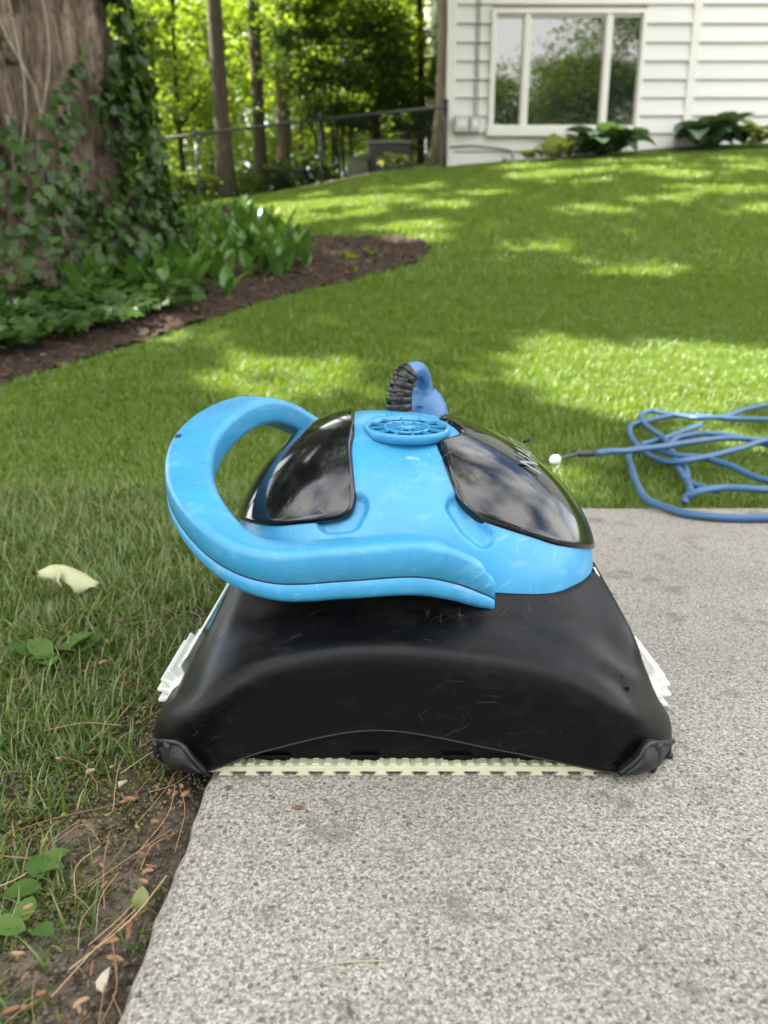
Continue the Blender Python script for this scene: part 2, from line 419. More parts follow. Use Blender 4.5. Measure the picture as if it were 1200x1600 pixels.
# -- dome shell (blue) with two scooped finger notches
naz, nel = 360, 110
az = np.linspace(0, 2*math.pi, naz, endpoint=False); el = np.concatenate([np.linspace(0, .45, 60), np.linspace(.45, math.pi/2-.002, nel-59)[1:]])
A_, E_ = np.meshgrid(az, el); D = np.stack([np.cos(A_)*np.cos(E_), np.sin(A_)*np.cos(E_), np.sin(E_)], 2)
Pd = dome_pt(D); ppx, ppy, _ = proj(Pd); front = Pd[..., 1] < .70
def sdist(px, py, segs, rad):
    d = np.full(px.shape, 1e9)
    for (x1, y1), (x2, y2) in zip(segs[:-1], segs[1:]):
        t = np.clip(((px-x1)*(x2-x1)+(py-y1)*(y2-y1))/((x2-x1)**2+(y2-y1)**2), 0, 1)
        d = np.minimum(d, np.hypot(px-x1-t*(x2-x1), py-y1-t*(y2-y1)))
    return np.clip((rad-d)/7.0, 0, 1)
H_ = dome_hit
notch = np.maximum(sdist(ppx, ppy, [(515, 815), (545, 812), (556, 790)], 22), sdist(ppx, ppy, [(713, 790), (735, 822), (757, 840)], 19))*front
notch = notch*notch*(3-2*notch)
bulge = np.exp(-((ppy-862)/34.0)**2)*np.clip((ppx-500)/80, 0, 1)*np.clip((700-ppx)/80, 0, 1)*front
Pd = Pd - dome_n(D)*(notch*.0065)[..., None]
RV = .0395; vd = H_(636, 666); vn = (Vector((.01, -.03, 1))*.78+Vector(dome_n(vd[None])[0])*.22).normalized(); vp = Vector(dome_pt(vd))-vn*.0030
rel = Pd-np.array(vp); hv = rel@np.array(vn); rad_ = np.sqrt(np.maximum((rel**2).sum(-1)-hv**2, 0))
Pd = np.where(((rad_ < RV*.97) & (Pd[..., 2] > .2))[..., None], Pd-np.array(vn)*np.maximum(hv+.0008, 0)[..., None], Pd)
low = Pd[0].copy(); low[:, 2] -= .02
mb = MB(); mb.grid(np.concatenate([low[None], Pd]), closeu=True); 
top_me = mb.mesh(recalc=False)
shell = child('top_shell', top_me, M['blue'], bot)
# -- lids
def lid(inner, fr, outer, name, off=.0042):
    """inner/fr/outer: lists of unit directions. inner: front corner -> rear, fr: inner corner -> outer corner, outer: front corner -> rear; rear edge mirrors fr"""
    n = 60
    I = cr(inner, n); Fr = cr(fr, n); O = cr(outer, n)
    Re = cr([inner[-1]]+[f*np.array([1, -1, 1]) for f in fr[1:-1]]+[outer[-1]], n)
    q = np.linspace(-1, 1, n); S, T = np.meshgrid(q, q)     # S along inner->outer, T front->rear
    nn = 14.0; m_ = np.maximum(np.abs(S), np.abs(T)); k = m_/np.maximum((np.abs(S)**nn+np.abs(T)**nn)**(1/nn), 1e-9)
    S = (S*k+1)/2; T = (T*k+1)/2
    def at(c, t):
        f = t*(n-1); i = np.minimum(f.astype(int), n-2); g = (f-i)[..., None]; return c[i]*(1-g)+c[i+1]*g
    C = (1-S)[..., None]*at(I, T)+S[..., None]*at(O, T)+(1-T)[..., None]*at(Fr, S)+T[..., None]*at(Re, S) \
        - ((1-S)*(1-T))[..., None]*I[0]-(S*(1-T))[..., None]*O[0]-((1-S)*T)[..., None]*I[-1]-(S*T)[..., None]*O[-1]
    ring = np.minimum(np.minimum(np.arange(n)[:, None], n-1-np.arange(n)[:, None]), np.minimum(np.arange(n)[None], n-1-np.arange(n)[None]))
    offs = np.where(ring == 0, -.003, np.where(ring == 1, off*.55, np.where(ring == 2, off*.9, off)))
    mb = MB(); mb.grid(dome_pt(C, offs)); me = mb.mesh(recalc=False)
    o = child(name, me, M['lid'], bot)
    c = np.array([tuple(p.normal) for p in me.polygons]).mean(0)
    if c[2] < 0: me.flip_normals()
    return o
H = dome_hit
def back(d): return np.array([d[0], -d[1], d[2]])
il = [H(551, 806), H(557, 775), H(554, 735), H(552, 700), H(556, 668)]
il += [back(il[3])*1, back(il[1])]
ol_front = H(377, 814)
def sweep(d0, d1, elo, n=7):
    a0 = math.atan2(d0[1], d0[0]); a1 = math.atan2(d1[1], d1[0]); r = []
    while a1 - a0 > math.pi: a1 -= 2*math.pi
    while a1 - a0 < -math.pi: a1 += 2*math.pi
    for t in np.linspace(0, 1, n):
        a = a0+(a1-a0)*t; e = elo; r.append(np.array([math.cos(a)*math.cos(e), math.sin(a)*math.cos(e), math.sin(e)]))
    return r
e0 = math.asin(ol_front[2]); lo_ = sweep(ol_front, back(ol_front), e0); lo_[0] = ol_front; lo_[-1] = back(ol_front)
lid(il, [il[0], H(520, 815), H(470, 821), H(420, 823), ol_front], lo_, 'lid')
ir = [H(738, 812), H(716, 784), H(700, 748), H(688, 715), H(681, 693), H(701, 686), H(716, 678), H(702, 664), H(684, 654)]
ir += [back(H(700, 748)), back(ir[0])]
orf = H(926, 862); e1 = math.asin(orf[2]); ro_ = sweep(orf, back(orf), e1); ro_[0] = orf; ro_[-1] = back(orf)
lid_r = lid(ir, [ir[0], H(780, 826), H(830, 842), H(880, 856), orf], ro_, 'lid')
# -- lettering on the right-hand lid
tcv = bpy.data.curves.new('lettering', 'FONT'); tcv.body = 'NAUTILUS'; tcv.size = .034; tcv.space_character = 1.0; tcv.resolution_u = 3
to = bpy.data.objects.new('tmp', tcv); COL.objects.link(to); bpy.context.view_layer.update()
tme = bpy.data.meshes.new_from_object(to.evaluated_get(bpy.context.evaluated_depsgraph_get())); bpy.data.objects.remove(to)
bm = bmesh.new(); bm.from_mesh(tme)
bmesh.ops.triangulate(bm, faces=bm.faces); bmesh.ops.subdivide_edges(bm, edges=bm.edges, cuts=3)
p0 = DC + H(838, 747)*dome_r(H(838, 747)); wid = max(v.co.x for v in bm.verts)
for v in bm.verts:
    u_, v_ = v.co.x/wid*.125, v.co.y
    x = p0[0] - v_*.80; y = p0[1] + u_ - .004; z = float(dome_z(x, y))
    dd = np.array([x, y, z]) - DC; v.co = Vector(dome_pt(dd, .0064))
bm.to_mesh(tme); bm.free()
child('lettering', tme, M['print'], lid_r if False else bot, smooth=False)

# -- black side panel with end walls
rows = [
 [(246,1185,.565),(275,1200,.535),(320,1206,.522),(420,1172,.520),(590,1141,.520),(780,1172,.520),(950,1206,.522),(1015,1205,.535),(1047,1180,.565)],
 [(240,1150,.565),(262,1160,.53),(310,1165,.517),(415,1130,.516),(590,1095,.516),(785,1125,.516),(960,1165,.517),(1025,1165,.53),(1050,1150,.565)],
 [(246,1120,.570),(268,1120,.535),(315,1115,.515),(420,1075,.513),(590,1050,.513),(785,1072,.513),(960,1110,.515),(1020,1125,.535),(1046,1122,.570)],
 [(268,1095,.575),(290,1085,.545),(330,1070,.522),(425,1035,.516),(590,1012,.516),(780,1035,.516),(930,1062,.522),(995,1082,.545),(1028,1092,.575)],
 [(290,1050,.585),(308,1040,.56),(345,1025,.539),(430,1000,.532),(590,985,.532),(770,998,.532),(900,1020,.539),(965,1040,.56),(1008,1045,.585)],
 [(325,985,.592),(337,982,.578),(367,975,.562),(440,962,.553),(590,955,.551),(755,960,.553),(870,978,.560),(940,985,.576),(985,985,.592)],
 [(364,905,.600),(372,908,.588),(397,912,.574),(460,916,.563),(590,918,.559),(740,924,.560),(860,934,.566),(912,930,.58),(933,892,.600)]]
for i_, (q_, w_) in enumerate([((740,922),.004),((860,936),.003),((908,934),.003),((931,900),.003)]):
    pass
dys = [-.012, -.012, -.012, -.010, -.007, -.004, 0]
ctrl = np.array([[tuple(PX(a, b, c+dy)) for a, b, c in r] for r, dy in zip(rows, dys)])
for j_, q_ in ((4, (590, 925)), (5, (740, 925)), (6, (858, 937)), (7, (909, 932)), (8, (930, 893))):
    d_ = dome_hit(*q_); d_[2] = max(d_[2], .02); ctrl[6, j_] = dome_pt(d_, .0022)
ext = []
for ri_, r in enumerate(ctrl):
    l, rr = r[0], r[-1]; tz_ = (0, 0, 0, 0, .004, .016, .030)[ri_]; tx_ = (0, 0, 0, 0, .004, .012, .022)[ri_]
    ext.append(np.vstack([[l+[.006+tx_, .27, -tz_]], [l+[.0, .12, 0]], [l+[.0, .04, 0]], r, [rr+[0, .04, 0]], [rr+[0, .12, 0]], [rr+[-.006-tx_, .27, -tz_]]]))
ext = np.array(ext)
U = np.array([cr(r, 130) for r in ext]); Gp = np.stack([cr(U[:, j], 60) for j in range(130)], 1)
inner_edge = Gp[0].copy(); inner_edge[:, 1] += np.where(np.arange(130) > 0, .012, 0); inner_edge[:, 2] += .002
mid_edge = Gp[0].copy(); mid_edge[:, 1] += .003; mid_edge[:, 2] -= .0008
topin = Gp[-1].copy(); topin[:, 1] += .01
mb = MB(); mb.grid(np.concatenate([inner_edge[None], mid_edge[None], Gp, topin[None]]))
me = mb.mesh(recalc=False)
spanel = child('side_panel', me, M['black'], bot)
M['lip'] = simple('scuffed_edge', (.018, .016, .014), .55, .6, 120)
mb = MB(); mb.tube([Vector(p)+Vector((0, .0008, -.0002)) for p in Gp[0][24:-24]], .0011, 6); child('panel_lip', mb.mesh(), M['lip'], spanel)
c = np.array([tuple(p.normal) for p in me.polygons]); 
if c[:, 1].mean() > 0: me.flip_normals()
# inner hull (closes the body under the shell) and rear panel
mb = MB(); hb = np.array([(-.165, .03), (.19, .03), (.165, .135), (-.128, .135)])
mb.prism([tuple(q) for q in hb], .60, .872)
child('hull', mb.mesh(bevel=.012), M['black'], bot)
# -- recessed lower panel with clip tabs, and the track
mb = MB(); x0, x1 = PX(318, 1200, .524).x, PX(972, 1200, .524).x
mb.box(x0, x1, .524, .545, .0092, .075)
lp = child('lower_panel', mb.mesh(bevel=.001), M['black'], bot)
for px in (430, 570, 715, 835):
    c = PX(px, 1189, .523); mb = MB(); mb.box(c.x-.012, c.x+.012, .5215, .526, .0093, .0140)
    child('clip_tab', mb.mesh(bevel=.0006), M['black'], lp)
tr = None
mb = MB(); xa, xb = PX(335, 1203, .515).x, PX(964, 1203, .515).x
mb.box(xa, xb, .515, .560, .0036, .0082)
mb.add([(xa, .514, .0036), (xa, .514, .0082), (xa-.009, .5135, .0052), (xa-.009, .56, .0052), (xa, .56, .0082), (xa, .56, .0036)], [(0, 1, 2), (3, 4, 5), (1, 4, 3, 2), (0, 2, 3, 5)])
k = 0; xx = xa+.004
while xx < xb-.006:
    mb.prism([(xx, .0080), (xx+.0075, .0080), (xx+.0060, .0102), (xx+.0015, .0102)], .5165, .556); xx += .01043
tr = child('track', mb.mesh(bevel=.0005), M['cream'], bot, smooth=False)
lug = None; pitch = .02086; xx = PX(352, 1209, .515).x; n = 0
while xx < xb-.002:
    if lug is None:
        mb = MB(); mb.prism([(-.0038, .0038), (.0038, .0038), (.0040, .0016), (.0058, .0002), (-.0058, .0002), (-.0040, .0016)], 0, .043)
        lug = mb.mesh('lug', bevel=.0004)
        lug.materials.append(M['cream'])
    o = bpy.data.objects.new('lug', lug); COL.objects.link(o); o.parent = tr; o.location = Vector((xx, .5146, 0))-bot.location; xx += pitch
# -- corner bumpers: curved shell round the corner, hem and fins
def bumper(side):
    if side < 0:
        up = [(241,1153),(262,1155),(285,1160),(300,1180),(322,1204)]; lo2 = [(250,1172),(258,1192),(272,1203),(296,1207),(322,1207)]
        fins = [((246, 1156), (247, 1182), (252, 1196), .552), ((264, 1160), (266, 1184), (272, 1205), .527)]
    else:
        up = [(1050,1155),(1030,1157),(1010,1160),(995,1182),(966,1206)]; lo2 = [(1042,1176),(1034,1192),(1018,1203),(995,1209),(966,1209)]
        fins = [((1041, 1158), (1043, 1182), (1049, 1204), .552), ((1026, 1160), (1027, 1182), (1019, 1206), .527)]
    Ys = [.552, .524, .508, .504, .507]
    a = [np.array(PX(q[0], q[1], y_)) for q, y_ in zip(up, Ys)]; b = [np.array(PX(q[0], q[1], y_-.001)) for q, y_ in zip(lo2, Ys)]
    for L in (a, b):
        for q in L: q[2] = max(q[2], .0012)
    m2 = [(p+q)/2+np.array([0, -.004, 0]) for p, q in zip(a, b)]
    A2, M2, B2 = cr(a, 24), cr(m2, 24), cr(b, 24)
    g = np.stack([cr([A2[i]+[0, .008, 0], A2[i]+[0, -.003, .001], A2[i]+[0, -.0025, -.002], M2[i]+[0, -.001, 0], B2[i], B2[i]+[0, .012, .001]], 14) for i in range(24)], 1)
    g[..., 2] = np.maximum(g[..., 2], .0006)
    mb = MB(); mb.grid(g); me = mb.mesh(recalc=False)
    if np.array([tuple(p.normal) for p in me.polygons])[:, 1].mean() > 0: me.flip_normals()
    o = child('corner_bumper', me, M['rubber'], bot)
    mb = MB(); mb.tube([Vector(q)+Vector((0, -.003, 0)) for q in A2], .0022, 7)
    child('bumper_rim', mb.mesh(), M['rubber'], o)
    for f in fins:
        pts = cr([tuple(PX(f[0][0], f[0][1], f[3]-.009)), tuple(PX(f[1][0], f[1][1], f[3]-.012)), tuple(PX(f[2][0], f[2][1], f[3]-.014))], 8)
        pts[:, 2] = np.maximum(pts[:, 2], .0024)
        mb = MB()
        mb.tube([Vector(q) for q in pts], list(np.linspace(.0046, .0022, 8)), 8); child('bumper_fin', mb.mesh(), M['rubber'], o)
bumper(-1); bumper(1)
# -- end panels, white strips and brush rollers
for side, a, b in ((-1, (359, 905), (287, 1030)), (1, (931, 888), (1006, 1032))):
    t_, l_ = PX(*a, .640), PX(*b, .615); s_ = -side
    mb = MB()
    for P, Q, wd in ((t_, l_, .0022),):
        mb.add([P, P+Vector((s_*wd, 0, 0)), Q+Vector((s_*wd, 0, 0)), Q, P+Vector((0, .004, 0)), P+Vector((s_*wd, .004, 0)), Q+Vector((s_*wd, .004, 0)), Q+Vector((0, .004, 0))],
               [(0,3,2,1),(4,5,6,7),(0,1,5,4),(1,2,6,5),(2,3,7,6),(3,0,4,7)])
    child('end_strip', mb.mesh(bevel=.0005), M['white_strip'], bot, smooth=False)
    mb = MB(); o1, o2 = .003, .022
    P, Q = t_+Vector((s_*o1, .004, 0)), l_+Vector((s_*o1, .004, 0))
    P2, Q2 = t_+Vector((s_*.03, .006, .002)), l_.lerp(t_, .35)+Vector((s_*.03, .006, 0))
    Q = l_.lerp(t_, .35 if side < 0 else .02)+Vector((s_*o1, .004, 0))
    mb.add([P, P2, Q2, Q]+[v+Vector((0, .2, 0)) for v in (P, P2, Q2, Q)], [(0,3,2,1),(4,5,6,7),(0,1,5,4),(1,2,6,5),(2,3,7,6),(3,0,4,7)])
    child('end_panel', mb.mesh(bevel=.0008), M['blue'] if side < 0 else M['lid'], bot, smooth=False)
    ax = PX(297 if side < 0 else 998, 1088, .60)
    br = None; mb = MB(); mb.lathe([(.0, 0), (.020, 0), (.020, .085), (0, .085)], ax, (0, 1, 0), 24)
    br = child('brush_roller', mb.mesh(), M['white_brush'], bot)
    for k in range(17):
        mb = MB(); ang = 2*math.pi*k/17
        r0, r1, w_ = .018, .0305, .0027
        for seg in range(1):
            sh = 0
            d_ = Vector((math.cos(ang+sh), 0, math.sin(ang+sh))); e_ = Vector((-math.sin(ang+sh), 0, math.cos(ang+sh)))
            y0 = .002+seg*.042; c0 = ax+Vector((0, y0, 0)); pts = [c0+d_*r0-e_*w_, c0+d_*r1-e_*w_*.6, c0+d_*r1+e_*w_*.6, c0+d_*r0+e_*w_]
            mb.add(pts+[p+Vector((0, .080, 0)) for p in pts], [(0,3,2,1),(4,5,6,7),(0,1,5,4),(1,2,6,5),(2,3,7,6),(3,0,4,7)])
        child('brush_vane', mb.mesh(bevel=.0008, seg=1), M['white_brush'], br, smooth=False)

# -- handle: swept rounded section with a seam groove on its outer face
hp = [(764,926,.566,.024,.027),(746,912,.561,.025,.032),(700,891,.552,.027,.040),(640,880,.546,.030,.043),(540,886,.544,.031,.042),(440,890,.545,.032,.041),
      (372,868,.556,.032,.036),(322,818,.585,.036,.036),(298,764,.630,.041,.034),(306,708,.690,.045,.032),(345,664,.745,.047,.030),(398,641,.790,.043,.028),
      (445,649,.825,.034,.028),(492,672,.850,.028,.028),(560,690,.868,.024,.026),(640,700,.872,.020,.024)]
c3 = np.array([tuple(PX(a, b, y_))+(w_, h_) for a, b, y_, w_, h_ in hp]); n = 150
S = cr(c3, n); S[:, 3:] = np.maximum(S[:, 3:], .004)
def section(wd, ht):
    """closed outline (outward n, up b); groove on the outward face at 34 percent height; wd: bottom to top widths"""
    pts = []
    r = min(wd, ht)*.25
    def arc(cx, cz, a0, a1, k=6):
        for t in np.linspace(a0, a1, k): pts.append((cx+r*math.cos(t), cz+r*math.sin(t)))
    W, Hh = wd/2, ht/2; g = -Hh+ht*.36
    arc(W-r, -Hh+r*.75, -math.pi/2, -.25, 5)
    pts.extend([(W, g-.0010), (W-.0004, g-.0007), (W-.0022, g-.0003), (W-.0022, g+.0003), (W-.0004, g+.0007), (W, g+.0010)])
    arc(W-r, Hh-r, .05, math.pi/2, 7); arc(-W+r, Hh-r, math.pi/2, math.pi, 6); arc(-W+r, -Hh+r, math.pi, 1.5*math.pi, 6)
    return pts
ringsv = []
for i in range(n):
    T = Vector(S[min(i+1, n-1), :3]-S[max(i-1, 0), :3]).normalized()
    B = Vector((0, 0, 1)); B = (B-T*B.dot(T)).normalized(); N = B.cross(T)
    bl_ = max(0.0, min(1.0, (16-i)/8.0)); B = (B*(1-bl_)+Vector((0, 0, 1))*bl_).normalized()
    # front arm runs towards -x: outward must be -y there
    if i == 20 and N.y > 0: pass
    k = 1.0
    e = min(i, n-1-i)
    if i < 4: k = (.62, .82, .93, .98)[i]
    ringsv.append((Vector(S[i, :3]), N, B, S[i, 3]*k, S[i, 4]*k))
sgn = -1 if ringsv[40][1].y > 0 else 1
Gh = np.array([[tuple(p+N*(sgn*a)+B*b) for a, b in section(wd, ht)] for p, N, B, wd, ht in ringsv])
mb = MB(); mb.grid(Gh, closeu=True); m_ = Gh.shape[1]
mb.f.append(tuple(range(m_))); mb.f.append(tuple(range((n-1)*m_, n*m_)))
hme = mb.mesh()
hs = plastic('blue_handle_plastic', (.042, .285, .53), .36, (.30, .52, .68), .52)
handle = child('handle', hme, hs, bot)
gi_ = [j for j, (a, b) in enumerate(section(.03, .03)) if True]
mb = MB(); mb.tube([p+N*(sgn*(wd/2-.0012))+B*(-ht/2+ht*.36) for p, N, B, wd, ht in ringsv[1:118]], .0010, 6); child('seam_line', mb.mesh(), M['seam'], handle)
# grip texture: small raised studs on the top face between two square sockets
i0, i1 = 92, 108
mb = MB()
for i in np.linspace(i0, i1, 44):
    j = int(i); f = i-j
    p, N, B, wd, ht = ringsv[j]; p2 = ringsv[j+1][0]; q = p.lerp(p2, f); T = (p2-p).normalized()
    for a in np.linspace(-.30, .30, 20):
        c_ = q+N*(sgn*a*wd)+B*(ht/2+.0001); s_ = .00045
        mb.add([c_+N*s_-T*s_, c_+N*s_+T*s_, c_-N*s_+T*s_, c_-N*s_-T*s_, c_+B*.00035], [(0, 1, 4), (1, 2, 4), (2, 3, 4), (3, 0, 4)])
gr = child('grip_texture', mb.mesh(recalc=False), M['blue'], handle, smooth=False); gr['kind'] = 'stuff'
for i in (i0-2, i1+2):
    p, N, B, wd, ht = ringsv[i]; T = N.cross(B); c_ = p+N*(sgn*wd*.33)+B*(ht/2)
    mb = MB(); q = []
    for dz in (-.002, .0006):
        q += [c_+N*a*.0026+T*b*.0026+B*dz for a, b in ((-1, -1), (1, -1), (1, 1), (-1, 1))]
    mb.add(q, [(0,3,2,1),(4,5,6,7),(0,1,5,4),(1,2,6,5),(2,3,7,6),(3,0,4,7)])
    child('socket', mb.mesh(), M['seam'], handle, smooth=False)
# -- round vent on top
vent = None; mb = MB()
mb.lathe([(RV*.90, .0), (RV*.91, .0034), (RV*.94, .0042), (RV*.985, .0040), (RV, .0030), (RV, -.004)], vp, vn, 64)
vent = child('vent', mb.mesh(), M['blue'], bot)
mb = MB(); mb.lathe([(0, .0), (RV*.905, .0)], vp+vn*.0004, vn, 48); child('vent_floor', mb.mesh(), M['blue_dark'], vent)
vu = vn.cross(Vector((0, 1, 0))).normalized(); vv = vn.cross(vu)
for k in range(12):
    a = 2*math.pi*k/12+.15; d_ = vu*math.cos(a)+vv*math.sin(a); e_ = vn.cross(d_)
    mb = MB(); p0_ = vp+vn*.0008+d_*RV*.16; p1_ = vp+vn*.0008+d_*RV*.88
    q = [p0_-e_*.0005, p0_+e_*.0005, p1_+e_*.0005, p1_-e_*.0005]
    mb.add(q+[v+vn*.0026 for v in q], [(0,3,2,1),(4,5,6,7),(0,1,5,4),(1,2,6,5),(2,3,7,6),(3,0,4,7)])
    child('vent_rib', mb.mesh(), M['blue'], vent, smooth=False)
mb = MB(); mb.lathe([(RV*.50, .0006), (RV*.50, .0032), (RV*.53, .0032), (RV*.54, .0006)], vp, vn, 40); mb.lathe([(0, .0034), (RV*.2, .0032), (RV*.2, .0006)], vp, vn, 24)
child('vent_rib', mb.mesh(), M['blue'], vent)
# -- cable boot (ribbed), cable stub and float
bp = [PX(624, 652, .735), PX(623, 630, .735), PX(626, 607, .736), PX(633, 588, .738), PX(643, 579, .742)]
cb = cr([tuple(p) for p in bp], 41)
mb = MB(); mb.lathe([(.0, 0), (.0165, 0), (.0170, .002), (.0150, .0045), (.0125, .0055), (.0, .0058)], PX(624, 655, .735), (0, -.12, 1), 32)
boot = child('cable_boot', mb.mesh(), M['boot'], bot)
mb = MB(); mb.tube([Vector(p) for p in cb[2:37]], .0092, 16); child('boot_core', mb.mesh(), M['boot'], boot)
for k in range(7):
    i = 3+int(k*5.2); i = min(i, 37); c_ = Vector(cb[i]); i_core = i; ax_ = Vector(cb[i+2]-cb[i-2]).normalized(); r_ = .0138-.0004*k
    mb = MB(); mb.lathe([(r_*.66, -.0030), (r_*.97, -.0028), (r_, -.0022), (r_, .0022), (r_*.97, .0028), (r_*.66, .0030)], c_, ax_, 28)
    child('boot_rib', mb.mesh(), M['boot'], boot)
    if k < 6:
        c2 = Vector(cb[min(i+3, 40)])
        u_ = ax_.orthogonal().normalized(); u_ = Vector((1, 0, 0)) if k % 2 else Vector((0, -1, 0))
        u_ = (u_-ax_*u_.dot(ax_)).normalized(); w2 = ax_.cross(u_)
        for s_ in (-1, 1):
            mb = MB(); cc = c2+u_*r_*.84*s_; q = []
            for dz in (-.0026, .0026): q += [cc+ax_*dz+w2*a*.0034+u_*b*.0016 for a, b in ((-1, -1), (1, -1), (1, 1), (-1, 1))]
            mb.add(q, [(0,3,2,1),(4,5,6,7),(0,1,5,4),(1,2,6,5),(2,3,7,6),(3,0,4,7)])
            child('boot_bridge', mb.mesh(bevel=.0006, seg=1), M['boot'], boot)
stub = cr([tuple(PX(624, 648, .735)), tuple(PX(626, 607, .736)), tuple(PX(636, 585, .739)), tuple(PX(650, 577, .755)), tuple(PX(659, 584, .775)), tuple(PX(663, 602, .785)), tuple(PX(664, 625, .785))], 40)
mb = MB(); mb.tube([Vector(p) for p in stub], .0082, 14); child('cable_stub', mb.mesh(), M['bell'], bot)
bc = PX(661, 612, .795)
mb = MB(); mb.lathe([(.0085, .001), (.0100, .0), (.0105, .003), (.0135, .0025), (.019, -.003), (.0245, -.012), (.0275, -.024), (.0285, -.040), (.0285, -.048)], bc, (0, -.05, 1), 40)
bell = child('cable_float', mb.mesh(), M['bell'], bot)
for dz, w_ in ((-.012, .004), (-.022, .006)):
    r_ = {-.012: .0245, -.022: .0272}[dz]; mb = MB(); mb.box(bc.x-.004-w_, bc.x-.004+w_, bc.y-r_-.0012, bc.y-r_+.004, bc.z+dz-.0006, bc.z+dz+.0008)
    child('moulded_mark', mb.mesh(), M['bell'], bell, smooth=False)
# -- small bit of dark debris stuck on the shell's right flank
for px, py, Y_ in ((824, 688, .73),):
    c_ = PX(px, py, Y_); mb = MB(); mb.lathe([(0, -.005), (.0016, -.004), (.0021, 0), (.0014, .002), (.0016, .003), (0, .004)], c_, (1 if px > 600 else -1, 0, .4), 7)
    child('debris_stub', mb.mesh(), M['bark_dark'] if 'bark_dark' in M else M['boot'], bot)

# ------------------------------------------------------------------ BLUE CABLE COIL
def zc(z, L): return [(x, y, z) for x, y in L]
chain = [ # photo pixels and height of the tube centre above the ground
 [(931,708,.052),(960,706,.05),(987,704,.045),(1030,699,.042),(1072,692,.040),(1115,686,.036),(1160,686,.03),(1205,690,.02),(1290,700,.012),(1330,720,.010),(1270,722,.012),(1205,690,.030),(1160,700,.033),
  (1105,714,.030),(1063,722,.026),(1035,720,.018),(1012,711,.010),(996,697,.010),(984,678,.010),(989,665,.010),(1010,658,.010),(1050,650,.010),(1100,652,.012),(1160,655,.010),(1215,655,.008),(1300,645,.008),(1290,630,.008),
  (1205,633,.010),(1165,640,.011),(1135,651,.012),(1100,654,.020),(1075,652,.016),(1044,647,.012),(1019,643,.010),(1004,647,.010),(1002,657,.012),(1018,671,.014),(1040,688,.016),(1052,712,.016),(1060,735,.012),(1075,752,.010),(1098,763,.010),(1125,766,.009)],
 [(1069,786,.008),(1074,777,.014),(1092,769,.018),(1130,763,.020),(1170,764,.018),(1215,765,.014),(1320,770,.010),(1340,800,.0075),(1250,812,.0075),(1200,810,.0075),(1115,808,.0075),(1072,803,.0075),(1036,793,.009),(1008,778,.014),
  (996,758,.012),(988,735,.010),(982,712,.010),(1000,700,.014),(1030,704,.024),(1062,712,.026),(1100,716,.024),(1130,725,.020),(1165,739,.016),(1205,753,.012),(1300,775,.010)],
 [(1046,694,.020),(1060,684,.026),(1085,679,.028),(1110,678,.028),(1140,681,.026),(1170,687,.022),(1205,696,.016),(1300,705,.010),(1310,690,.010),(1205,694,.006)],
 [(1070,728,.010),(1075,748,.008),(1079,770,.008)],
 [(1000,696,.008),(1030,688,.008),(1065,675,.008),(1095,665,.008)],
]
cabo = empty('power_cable', plane(1070, 770), 'long blue power cable lying in loose loops on grass and slab edge', 'cable')
def gpt(px, py, hh):
    g = ground(px, py, hh)
    top = 0.0 if (g.x > SLX and g.y < SLY) else float(hgt(g.x, g.y))
    return g
mb = MB(); RC = .0072
for ch in chain:
    pts = []
    for px, py, hh in ch:
        d = ray(px, py); ts = np.linspace(.8, 4, 1500); P = d[None]*ts[:, None]; P[:, 2] += CAMH
        base = np.where((P[:, 0] > SLX) & (P[:, 1] < SLY), 0.0, hgt(P[:, 0], P[:, 1]))
        on = (P[:, 0] > SLX) & (P[:, 1] < SLY)
        k = np.argmax(P[:, 2] < base+np.where(on, max(hh, RC), hh+.022)); pts.append(P[k])
    pp_ = cr(pts, len(pts)*9); wv_ = np.linspace(0, len(pts)*1.0, len(pp_)); pp_[:, 0] += .0020*np.sin(wv_*2.3+1)*np.sin(wv_*.9); pp_[:, 1] += .004*np.sin(wv_*1.7)*np.sin(wv_*.6+2); pp_[:, 2] += .0012*np.abs(np.sin(wv_*1.9))
    mb.tube([Vector(p) for p in pp_], RC, 10)
child('cable_loops', mb.mesh(), M['cable'], cabo)
d0 = PX(931, 708, 1.42); 
def gp(px, py, hh):
    d = ray(px, py); ts = np.linspace(.8, 4, 1500); P = d[None]*ts[:, None]; P[:, 2] += CAMH
    k = np.argmax(P[:, 2] < hgt(P[:, 0], P[:, 1])+hh); return Vector(P[k])
a_ = [gp(934, 708, .052), gp(920, 708.5, .053), gp(904, 709, .054)]
mb = MB(); mb.tube([Vector(p) for p in cr([tuple(p) for p in a_], 8)], .0076, 12); child('sleeve', mb.mesh(), M['sleeve'], cabo)
b_ = [gp(905, 709, .054), gp(888, 713, .052), gp(872, 718, .048)]
mb = MB(); mb.tube([Vector(p) for p in cr([tuple(p) for p in b_], 8)], .0042, 10); child('thin_lead', mb.mesh(), M['sleeve'], cabo)
c_ = gp(867, 719, .048)
mb = MB(); mb.lathe([(.006, -.012), (.0095, -.009), (.0115, 0), (.009, .006), (.0045, .010)], c_, (-1, -.1, -.25), 16); child('end_plug', mb.mesh(), M['white_strip'], cabo)

